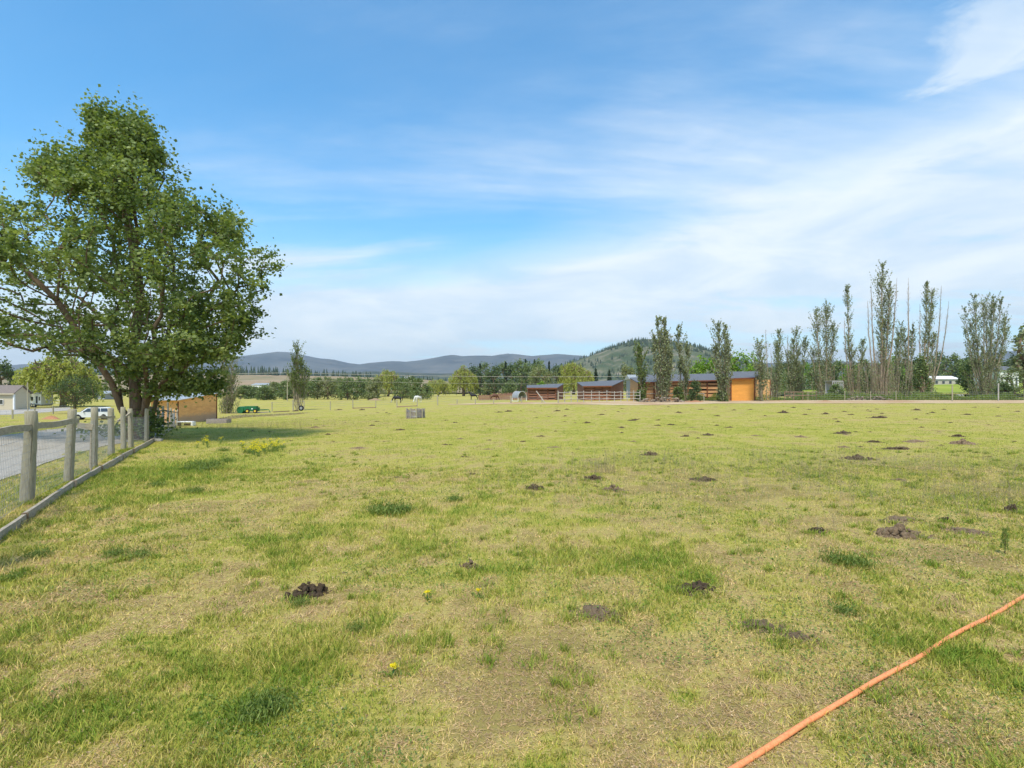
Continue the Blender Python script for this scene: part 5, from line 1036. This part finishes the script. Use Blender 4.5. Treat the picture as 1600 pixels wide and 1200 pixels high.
# SUV
def suv(b, rz, s_):
    rt = T('parked_suv', 'pale silver suv parked beyond the driveway, front towards the camera', 'suv', b, rz); rt.scale = (s_,)*3
    Wd = .86; low = [(-2.25, .45), (-2.28, .85), (-2.2, .98), (-1.1, 1.06), (1.95, 1.03), (2.22, .95), (2.25, .5)]     # -x is the front
    k = len(low); m_ = MB(); sec = [(-Wd, 0), (-Wd-.03, .5), (Wd+.03, .5), (Wd, 0)]
    arch = lambda cx: [(cx-.42+.84*i/8, .36+.42*math.sin(math.pi*i/8)) for i in range(9)]
    bot = [(2.25, .38)]+arch(1.42)[::-1]+arch(-1.38)[::-1]+[(-2.25, .38)]
    pr_ = low[1:-1]+bot; k = len(pr_); vs = [(x, -Wd, z) for x, z in pr_]+[(x, Wd, z) for x, z in pr_]
    m_.poly(vs, [tuple(range(k)), tuple(range(2*k-1, k-1, -1))]+[(i, k+i, k+(i+1) % k, (i+1) % k) for i in range(k)]); bd = m_.build('body', 'car_paint', rt)
    cab = [(-1.15, 1.05), (-.5, 1.62), (-.3, 1.68), (1.75, 1.7), (1.95, 1.6), (2.12, 1.03)]; k = len(cab); wt = .68
    vs = [(x, -Wd+.02 if z < 1.1 else -wt, z) for x, z in cab]+[(x, Wd-.02 if z < 1.1 else wt, z) for x, z in cab]
    m_ = MB(); m_.poly(vs, [tuple(range(k)), tuple(range(2*k-1, k-1, -1))]+[(i, k+i, k+(i+1) % k, (i+1) % k) for i in range(k)]); m_.build('cabin', 'car_paint', rt, bevel=.03)
    m_ = MB(); m_.poly([(-1.13, -.74, 1.09), (-1.13, .74, 1.09), (-.545, .6, 1.595), (-.545, -.6, 1.595)], [(0, 1, 2, 3)]); o = m_.build('windscreen', 'car_glass', rt); o.location = (-.045, 0, .03)
    for sy in (-1, 1):
        for a, c, a2, c2 in ((-.85, .15, -.38, .12), (.22, 1.05, .22, 1.0), (1.12, 1.93, 1.08, 1.8)):
            m_ = MB(); yb, yt = sy*(Wd-.0), sy*(wt+.035); q = [(a, yb, 1.12), (c, yb, 1.12), (c2, yt, 1.57), (a2, yt, 1.57)]; m_.poly(q+[(x, y-sy*.03, z) for x, y, z in q], [(0, 1, 2, 3), (7, 6, 5, 4), (0, 4, 5, 1), (2, 6, 7, 3), (1, 5, 6, 2), (3, 7, 4, 0)]); m_.build('side_window', 'car_glass', rt)
        m_ = MB(); m_.box((-2.26, sy*.62, .8), (.08, .36, .2)); m_.build('headlight', 'lamp_glass', rt, bevel=.01)
        m_ = MB(); m_.box((-.75, sy*(Wd+.1), 1.12), (.1, .2, .15)); m_.build('mirror', 'black_plastic', rt, bevel=.02)
        for x in (-1.38, 1.42):
            m_ = MB(); m_.tube([(x, sy*(Wd+.02), .36), (x, sy*(Wd-.22), .36)], [.36]*2, 22); w_ = m_.build('wheel', 'black_rubber', rt, bevel=.03); m_ = MB(); m_.tube([(x, sy*(Wd+.035), .36), (x, sy*(Wd), .36)], [.2]*2, 14); m_.build('rim', 'chrome', w_)
    m_ = MB(); m_.box((-2.27, 0, .8), (.06, .82, .2)); m_.build('grille', 'black_plastic', rt); m_ = MB(); m_.box((-2.3, 0, .5), (.16, 1.76, .24)); m_.build('bumper', 'black_plastic', rt, bevel=.04)
    for sy in (-1, 1): m_ = MB(); m_.tube([(-.2, sy*.6, 1.75), (1.6, sy*.6, 1.76)], .025, 6); m_.build('roof_rack', 'black_plastic', rt)
suv(gp(145, 655.5), R(24), .84)
# low white outbuildings far off
def longhouse(label, px0, px1, d, top, eave, base, wall='white_paint', roof='white_paint', name='white_barn', bz=None, dep=9, wins=4, z0=None):
    a = (px0-800)/F*d; b2 = (px1-800)/F*d; zt = at(0, top, d).z; ze = at(0, eave, d).z; zb = at(0, base, d).z if z0 is None else z0; o_ = Vector((a, d, zb)); rt = T(name, label, 'building', o_); m_ = MB()
    m_.box(((a+b2)/2, d+dep/2, (zb+ze)/2), (b2-a, dep, ze-zb)); sp(m_, 'wall', wall, rt); m_ = MB(); o2 = .4
    vs = [(a-o2, d-o2, ze-.1), (b2+o2, d-o2, ze-.1), (b2+o2, d+dep/2, zt), (a-o2, d+dep/2, zt), (a-o2, d+dep+o2, ze-.1), (b2+o2, d+dep+o2, ze-.1)]; m_.poly(vs, [(0, 1, 2, 3), (3, 2, 5, 4), (0, 3, 4), (1, 5, 2), (0, 4, 5, 1)]); sp(m_, 'roof', roof, rt)
    for k in range(wins):
        x = a+(b2-a)*(k+.5)/wins; m_ = MB(); m_.box((x, d-.03, zb+(ze-zb)*.55), ((b2-a)/wins*.35, .08, (ze-zb)*.35)); sp(m_, 'window', 'car_glass', rt)
    return rt
longhouse('long low white barn behind the hedge line trees at the left', 393, 429, 300, 598.5, 601, 608, roof='sheet_metal', dep=12, z0=-1.7)
longhouse('lower white barn below the long one behind the hedge line', 391, 405, 260, 607.5, 610, 617, dep=10, wins=2, z0=-1.7)
longhouse('low white roofed farm building between the big maple and the orange shed', 231, 264, 175, 615, 619, 624, 'pale_rail', 'sheet_metal')
longhouse('small grey house behind the young dark tree and the willow', 148, 163, 190, 611, 615.5, 624, 'grey_paint', 'sheet_metal', 'grey_house', wins=2)
longhouse('white roofed long house in the gap between the poplars', 1458, 1501, 192, 587, 592, 604, 'pale_rail', 'white_paint', 'long_house')
longhouse('pale house with a grey roof at the right edge', 1562, 1592, 150, 571, 578, 588, 'white_paint', 'grey_roof', 'pale_house', z0=-.1)
longhouse('small white roofed cabin left of the shed row', 986, 1001, 120, 585, 592, 606, 'grey_paint', 'sheet_metal', 'small_cabin', wins=1, dep=5, z0=-.1)
longhouse('distant pale house low in the far trees left of the twin willows', 632, 641, 860, 588, 590, 596, 'white_paint', 'pale_rail', 'far_house', wins=2)
# white framed stock trailer right
D = 98; b = onz((1309-800)/F*D, D); s_ = D/F; st = T('stock_trailer', 'white framed stock trailer behind the bright green bush', 'trailer', b); m_ = MB(); wv = 16*s_; z1 = 29*s_; z0 = 8*s_
for z in (z0, z0+(z1-z0)*.45, z0+(z1-z0)*.72, z1): m_.beam((-wv/2, 0, z), (wv/2, 0, z), .1, .16)
for k in range(6): m_.beam((-wv/2+wv*k/5, 0, z0), (-wv/2+wv*k/5, 0, z1), .12, .1)
m_.box((0, .05, z0+(z1-z0)*.22), (wv, .06, (z1-z0)*.42)); m_.build('side_frame', 'concrete', st); m_ = MB(); m_.box((0, 1.2, z1+.05), (wv+.1, 2.4, .1)); m_.build('roof', 'concrete', st); m_ = MB(); m_.box((0, 2.3, (z0+z1)/2), (wv, .08, z1-z0)); m_.build('far_side', 'concrete', st); m_ = MB()
for x in (-.5, .5): m_.tube([(x, 0, .4), (x, .25, .4)], [.4]*2, 16)
m_.build('wheels', 'black_rubber', st); m_ = MB(); m_.box((0, 1.2, z0-.1), (wv, 2.2, .2)); m_.beam((0, 1.2, .4), (0, 1.2, z0), .2, .3); m_.build('chassis', 'black_plastic', st)

# power lines across the middle distance
pl = []
for i, (px, top) in enumerate(((-420, 580), (449, 581), (1230, 582))):
    d = 165; b = onz((px-800)/F*d, d); t = at(px, top, d); rt = T('power_pole', ['power pole far left outside the picture', 'thin power pole in the tree line behind the young poplar', 'thin power pole among the trees behind the poplar row'][i], 'power pole', b); m_ = MB(); m_.tube([(0, 0, -.3), (0, 0, t.z-b.z)], [.16, .11], 8); m_.build('shaft', 'old_post', rt)
    m_ = MB(); m_.box((0, 0, t.z-b.z-.4), (.12, 2., .14)); m_.build('crossarm', 'old_post', rt); pl.append(t)
pw = T('power_lines', 'three pale power lines running across the middle distance', 'power line', pl[0])
for dy, dz in ((-.9, -.3), (.9, -.3), (0, -2.6)):
    m_ = MB()
    for a, b in zip(pl[:-1], pl[1:]): m_.tube([a.lerp(b, k/16)+Vector((0, dy, dz-1.2*math.sin(math.pi*k/16))) for k in range(17)], .03, 4, False)
    sp(m_, 'cable', 'pale_rail', pw)
HAZE = 1.0e-4
# ------------------------------------------------------------------ small things in the field
bm = bmesh.new(); bmesh.ops.create_icosphere(bm, subdivisions=2, radius=1); IV = np.array([v.co for v in bm.verts]); IQ = np.array([[v.index for v in f.verts] for f in bm.faces]); bm.free()
def dungmesh(seed, n, flat, mat, scatter=0):
    n = int(n*2.6); scatter *= 4
    rg_ = np.random.default_rng(seed); V = []; Q_ = []; k0 = 0
    for i in range(n+scatter):
        r0 = rg_.uniform(.022, .078); a = rg_.uniform(0, 6.3); q = rg_.uniform(0, 1)**.7*.42; 
        if i >= n: q = rg_.uniform(.38, .66); r0 *= .55
        nz_ = 1+(vn(IV[:, 0]*2.2+i*7, IV[:, 1]*2.2+IV[:, 2]*3, seed)-.5)*.9; v = IV*nz_[:, None]*r0*np.array([rg_.uniform(.8, 1.5), rg_.uniform(.8, 1.3), rg_.uniform(.5, .9)])
        c_, s__ = math.cos(a*2), math.sin(a*2); v = v@np.array([[c_, s__, 0], [-s__, c_, 0], [0, 0, 1]]); v += (math.cos(a)*q*1.15, math.sin(a)*q*.8, max(.02, (.5-q)*flat*rg_.uniform(.4, 1.1)*(.6+.8*float(vn(a*1.3, q*5, seed)))))
        V.append(v); Q_.append(IQ+k0); k0 += len(v)
    nb_ = 28; rr_ = .62*(.75+.5*vn(np.arange(nb_)*.9, np.arange(nb_)*0, seed)); ab = np.arange(nb_)*2*math.pi/nb_; ring = np.column_stack([np.cos(ab)*rr_*1.15, np.sin(ab)*rr_*.8, np.full(nb_, .005)]); V.append(np.concatenate([ring, [[0, 0, .05]]])); Q_.append(np.array([(i, (i+1) % nb_, nb_) for i in range(nb_)])+k0)
    me = npmesh('manure_pile', np.concatenate(V), [np.concatenate(Q_)], MT[mat], smooth=False); return me
PR = [dungmesh(1, 26, .42, 'fresh_dung', 3), dungmesh(2, 18, .3, 'fresh_dung', 6), dungmesh(3, 30, .2, 'dry_dung', 12), dungmesh(4, 22, .3, 'dry_dung', 8), dungmesh(5, 14, .35, 'fresh_dung', 2), dungmesh(6, 34, .14, 'dung_dust', 16), dungmesh(7, 20, .45, 'dry_dung', 2), dungmesh(8, 9, .3, 'fresh_dung', 5)]
used = set(); rgm = np.random.default_rng(17)
def dung(k, px, py, wpx, label, group=None, asp=1., hz=1.):
    b = gp(px, py); s_ = wpx/F*b.y*(1.12 if py > 740 else .92); p = PR[k]
    o = p if k not in used else p.copy()
    if k in used: col.objects.link(o)
    used.add(k); o.location = b-Vector((0, 0, .01)); o.rotation_euler = (0, 0, rgm.uniform(-.5, .5)); o.scale = (s_, s_*asp*.8, s_*hz); return tag(o, label, 'manure', group)
for k, x, y, w_, lb, a, hz in big: dung(k, x, y, w_, lb, 'manure piles in the field', a, hz*1.7)
rest = [(1029, 790, 16), (1099, 750, 40), (1147, 768, 10), (1120, 768, 8), (1511, 814, 18), (1530, 797, 16), (1497, 682, 28), (1318, 677, 30), (1337, 675, 8), (1320, 699, 20), (1403, 702, 44), (1429, 690, 34), (1366, 691, 26), (1106, 680, 24), (1071, 682, 16), (1252, 683, 20), (1027, 665, 14), (1081, 668, 14), (1049, 664, 16), (1140, 668, 14), (1120, 665, 10), (992, 656, 14),
 (970, 668, 14), (1180, 681, 18), (1374, 653, 26), (1224, 645, 20), (1370, 639.5, 8), (1523, 636.5, 8), (1475, 640, 8), (1512, 648, 14), (1545, 664, 8), (1147, 641, 8), (941, 648, 12), (1405, 750, 22), (1490, 750, 8), (1464, 729, 8), (1545, 714, 16), (981, 815, 8), (933, 809, 10), (1460, 836, 14), (1508, 854, 22), (562, 700, 22), (580, 719, 14), (394, 674, 12), (421, 675, 8),
 (720, 686, 14), (764, 688, 12), (762, 702, 18), (725, 714, 18), (695, 695, 14), (703, 695, 8), (540, 661, 8), (653, 661, 5), (697, 657, 10), (758, 663, 9), (672, 737, 6), (737, 741, 16), (494, 668, 16), (625, 672, 18), (589, 659, 12), (506, 731, 14), (620, 746, 14), (675, 715, 7), (590, 645, 6), (604, 645, 6), (572, 649, 5), (600, 641, 5), (814, 642.5, 5), (829, 642.5, 5), (835, 644, 7),
 (871, 642.5, 12), (858, 651, 7), (838, 653, 8), (845, 634.5, 4), (939, 647.5, 6), (946, 641.5, 4), (966, 643.5, 6), (972, 638.5, 7), (988, 657, 16), (972, 669, 12), (917, 661, 14), (899, 661, 9), (817, 690, 14), (868, 699, 20), (796, 658, 5), (845, 682, 16), (868, 674, 8), (990, 690, 14), (1010, 737, 10), (905, 745, 14), (1330, 648, 12), (1290, 647, 14), (1258, 648, 12), (1305, 655, 10), (1195, 650, 8),
 (1173, 640, 8), (1095, 640, 10), (1060, 645, 12), (1045, 636, 8), (1120, 650, 12), (1240, 637, 8), (1265, 640, 8), (1335, 636, 6), (1432, 641, 14), (1560, 637, 8), (1590, 643, 10), (1585, 690, 12), (1560, 705, 14), (1490, 705, 12), (1470, 696, 12), (1440, 668, 10), (1390, 672, 8), (1250, 730, 10), (1200, 720, 8), (1170, 735, 12), (1280, 760, 12), (1230, 795, 10), (1340, 800, 12), (1550, 850, 18),
 (480, 695, 10), (455, 689, 10), (440, 712, 10), (520, 690, 8), (600, 690, 8), (655, 705, 8), (790, 720, 8), (815, 735, 10), (870, 722, 8), (1145, 885, 10), (540, 895, 18), (510, 890, 10), (1270, 1068, 16), (860, 1125, 24), (1170, 1125, 12), (880, 930, 10), (765, 903, 8), (678, 897, 10), (1395, 895, 10), (1485, 920, 10), (1440, 955, 8), (945, 1010, 10), (790, 930, 8)]
rr3 = np.random.default_rng(77)
rest += [(float(rr3.uniform(430, 1590)), float(640+130*rr3.uniform()**1.6), float(rr3.uniform(5, 13))) for _ in range(70)]
for i, (x, y, w_) in enumerate(rest):
    y = max(y, 633); reg = 'right' if x > 1150 else ('middle' if x > 700 else 'left'); near = 'near' if y > 760 else ('mid' if y > 660 else 'far')
    lb = {'near': 'small loose manure crumble in the near grass, %s part of the field', 'mid': 'modest dark manure pile in the middle ground, %s part of the field', 'far': 'tiny dark manure speck in the far pasture, %s part of the field'}[near] % reg
    dung([7, 1, 0, 3, 4, 2][i % 6] if y > 660 else [4, 0, 7][i % 3], x, y, w_, lb, '%s %s manure piles' % (near, reg), 1., (.8 if y > 700 else 1.))

# orange hose
hp = [gp(x, y) for x, y in ((700, 1520), (900, 1370), (1060, 1262), (1150, 1204), (1225, 1157), (1265, 1131), (1330, 1091), (1400, 1051), (1470, 1009), (1540, 969), (1600, 936), (1680, 893), (1790, 840), (1930, 788), (2150, 730))]; hb = MB(hp[0])
pts = []
for i in range(len(hp)-1):
    for k in range(14): f = k/14; p = hp[i].lerp(hp[i+1], f); pts.append(Vector((p.x+.004*math.sin(len(pts)*.31), p.y+.004*math.cos(len(pts)*.27), float(gz(p.x, p.y))+.018+.005*math.sin(len(pts)*.23))))
sm = [sum((pts[max(0, min(len(pts)-1, i+j))] for j in range(-5, 6)), Vector())/11 for i in range(len(pts))]
mo, no = matn('orange_hose'); go = G(no); f1 = go.noise(60, 5, .7); f2 = go.noise(5, 6, .7); go.out(go.mix(go.ramp(f2, [(.5, (0, 0, 0)), (.72, (.4, .4, .4))]), go.ramp(f1, [(.3, (.62, .19, .07)), (.6, (.86, .32, .13))]), (.3, .2, .12)), .55, 0, f1, .3, .003); MT['orange_hose'] = mo
hb.tube(sm, .0145, 12); tag(hb.build('orange_hose', 'orange_hose', smooth=True), 'orange hose stretched across the grass at the bottom right corner', 'hose')

# pine seedling
b = gp(1570, 866); ps = T('pine_seedling', 'tiny blue green pine seedling at the right edge of the near field', 'seedling', b); m_ = MB(); m_.tube([(0, 0, -.02), (.004, 0, .12), (0, 0, .26)], [.006, .004, .002], 6); m_.build('stem', 'pine_bark', ps)
rgs = np.random.default_rng(2); t = rgs.uniform(.06, .28, 260); a = rgs.uniform(0, 6.3, 260); C = np.column_stack([np.cos(a)*.03*(1.3-t*3), np.sin(a)*.03*(1.3-t*3), t]); V, q, r_ = leaves(C, .055, 0, .09, .2, rgs); npmesh('needles', V, [q], LM['weed'], ps, rnd=r_*.5)

# dandelions
def dandelion(label, px, py, h_=.07, first=[None]):
    b = gp(px, py)
    if first[0] is None:
        rt = T('dandelion', label, 'flower', b, 0, 'dandelions'); m_ = MB(); m_.tube([(0, 0, -.01), (.004, 0, h_*.5), (0, 0, h_)], .0022, 6); m_.build('stem', 'machine_green', rt)
        C = np.random.default_rng(1).normal(size=(170, 3))*(.011, .011, .004)+(0, 0, h_); V, q, r_ = leaves(C, .013, .8, .4, 0, np.random.default_rng(1)); npmesh('flower_head', V, [q], LM['flower'], rt, rnd=r_)
        C = np.random.default_rng(3).normal(size=(14, 3))*(.03, .03, .004)+(0, 0, .012); V, q, r_ = leaves(C, .06, 1, .25, 0, np.random.default_rng(3)); npmesh('leaves', V, [q], LM['weed'], rt, rnd=r_); first[0] = rt
    else: dup(first[0], b, px, None, label)
dandelion('single yellow dandelion near the bottom of the picture', 614, 1057); dandelion('yellow dandelion beside the small bleached patch', 668, 937); dandelion('yellow dandelion just right of the small bleached patch', 747, 934); 
# thatch crumbs, and clover leaves low in the sward
def litter(name, n, size, mat, seed, asp, up, z, thr, sc_):
    rg_ = np.random.default_rng(seed); d = np.exp(rg_.uniform(np.log(1.7), np.log(16), n)); x = rg_.uniform(-1, 1, n)*(d*1.15+1.5); ok = (fbm(x*sc_, d*sc_, seed, 4) > thr) & ~inside(DRV, x, d); x = x[ok]; d = d[ok]; k = len(x)
    C = np.column_stack([x, d, gz(x, d)+rg_.uniform(.004, z, k)]); V, q, r_ = leaves(C, size*np.sqrt(np.maximum(d, 3)/3), up, asp, 0, rg_); o = npmesh(name, V, [q], mat, rnd=r_); o['kind'] = 'stuff'
LM['crumb'] = leafmat('dead_crumbs', (.11, .068, .035), (.27, .18, .1), (.6, .45, .25), .05)
litter('thatch_litter', 60000, .013, LM['crumb'], 91, .55, .8, .02, .44, .9)
litter('clover_leaves', 90000, .014, LM['weed'], 92, .95, 1.2, .03, .53, .8)
# yellow mustard flowers by the weeds
mu0 = None; rgf = np.random.default_rng(9)
for i in range(46):
    px = 408+rgf.normal()*17 if i < 34 else rgf.uniform(300, 445); py = 704+rgf.normal()*5.5-(px-408)*.12 if i < 34 else rgf.uniform(690, 712); b = gp(px, py)
    if mu0 is None:
        mu0 = T('mustard_plant', 'yellow flowering mustard plant in the clump on the left side of the field', 'flower', b, 0, 'yellow mustard plants'); mu0.scale = (.5, .5, .5); m_ = MB()
        for k in range(5): a = k*1.3; m_.tube([(0, 0, 0), (math.cos(a)*.05, math.sin(a)*.05, .16), (math.cos(a)*.09, math.sin(a)*.09, .3+.03*k)], .004, 5)
        m_.build('stem', 'machine_green', mu0); C = np.concatenate([rgf.normal(size=(16, 3))*(.03, .03, .025)+(math.cos(k*1.3)*.09, math.sin(k*1.3)*.09, .31+.03*k) for k in range(5)]); V, q, r_ = leaves(C, .032, .6, .8, 0, rgf); npmesh('blossoms', V, [q], LM['flower'], mu0, rnd=r_)
        C = rgf.normal(size=(60, 3))*(.06, .06, .07)+(0, 0, .12); V, q, r_ = leaves(C, .07, .2, .35, 0, rgf); npmesh('leaves', V, [q], LM['weed'], mu0, rnd=r_)
    else: dup(mu0, b, rgf.uniform(0, 6.3), (s0 := rgf.uniform(.35, .6), s0, s0))
# leafy weed clumps (individual plants)
wk = None; WD = sorted([(322, 737, 1.5), (310, 729, 1.3), (335, 728, 1.2), (296, 735, 1.2), (355, 722, 1.), (610, 803, 1.3), (592, 800, 1.1), (630, 800, 1.), (245, 760, .9), (305, 770, .9), (220, 870, .7), (180, 868, .7), (410, 1113, .75), (428, 1108, .6), (395, 1118, .6), (1310, 880, .9), (1340, 884, .9), (710, 783, .8), (60, 870, .7),
      (470, 945, .5), (560, 985, .5), (350, 705, .9), (390, 708, .8), (425, 706, .8), (440, 700, .7), (160, 800, .7), (1320, 958, .6), (20, 905, .6)])
for i, (x, y, s_) in enumerate(WD):
    s_ *= .7
    b = gp(x, y); NW = 'near' if y > 860 else 'middle'; cw = sum(1 for q in WD[:i] if (q[1] > 860) == (y > 860)); lb = '%s leafy dark weed clump from the left in the %s grass of the field' % (ORD[cw], 'near' if NW == 'near' else 'middle ground')
    gr = 'leafy weed clumps in the %s grass' % NW
    if wk is None:
        wk = T('weed_plant', lb, 'weed', b, 0, gr); C = rgf.normal(size=(420, 3))*(.13, .13, .05); C[:, 2] = np.abs(C[:, 2])*1.6+.02; V, q, r_ = leaves(C, .075, .1, .2, 1.2, rgf); npmesh('leaves', V, [q], LM['weed'], wk, rnd=r_)
        m_ = MB()
        for k in range(9): a = k*.7; m_.tube([(0, 0, 0), (math.cos(a)*.12, math.sin(a)*.12, .12)], .003, 4)
        m_.build('stem', 'machine_green', wk); wk.scale = (s_, s_, s_*.9)
    else: dup(wk, b, rgf.uniform(0, 6), (s_, s_, s_*.9), lb, gr)
# wispy dry seed grass patches
def wisps(name, cx_, cy_, rx, ry, n, h_, seed):
    rg_ = np.random.default_rng(seed); c = gp(cx_, cy_); x = c.x+rg_.normal(size=n)*rx; y = c.y+rg_.normal(size=n)*ry; ok = fbm(x*.6, y*.6, seed, 3) > .42; x = x[ok]; y = y[ok]; n = len(x); z = gz(x, y); hh = h_*rg_.uniform(.5, 1.2, n); th = rg_.uniform(0, 6.3, n); ln = rg_.uniform(.05, .35, n)*hh
    P0 = np.column_stack([x, y, z]); P1 = P0+np.column_stack([np.cos(th)*ln, np.sin(th)*ln, hh]); Vt, qt = frusta(P0, P1, np.full(n, .0015), np.full(n, .0008), 3)
    m2 = 5; f = rg_.uniform(.6, 1.05, (n, m2, 1)); C = (P0[:, None]*(1-f)+P1[:, None]*f+rg_.normal(size=(n, m2, 3))*.014).reshape(-1, 3); Vl, ql, rl = leaves(C, .022, 0, .3, .8, rg_)
    o = npmesh(name, np.concatenate([Vt, Vl]), [qt, ql+len(Vt)], LM['seed'], rnd=np.concatenate([np.full(len(Vt), .4), rl])); o['kind'] = 'stuff'
wisps('wispy_seed_grass', 1450, 752, 5.0, 2.0, 4200, .26, 51); wisps('wispy_seed_grass', 1560, 745, 3.0, 2.6, 2200, .28, 52); wisps('wispy_seed_grass', 1340, 765, 2.6, 1.2, 1300, .26, 53); wisps('wispy_seed_grass', 978, 737, .55, .45, 700, .24, 54); wisps('wispy_seed_grass', 1050, 722, 1.2, .5, 400, .2, 55); wisps('wispy_seed_grass', 300, 668, 6, 2.2, 3500, .35, 56)

# ------------------------------------------------------------------ air
m, n = matn('haze'); vol = n.nodes.new('ShaderNodeVolumePrincipled'); vol.inputs['Color'].default_value = (.8, .9, 1., 1); vol.inputs['Density'].default_value = HAZE; vol.inputs['Anisotropy'].default_value = .2
o_ = n.nodes.new('ShaderNodeOutputMaterial'); n.links.new(vol.outputs[0], o_.inputs['Volume'])
hb = MB(); hb.box((0, 0, 310), (18400, 18400, 660)); MT['haze'] = m; h = hb.build('haze', 'haze'); h['kind'] = 'stuff'
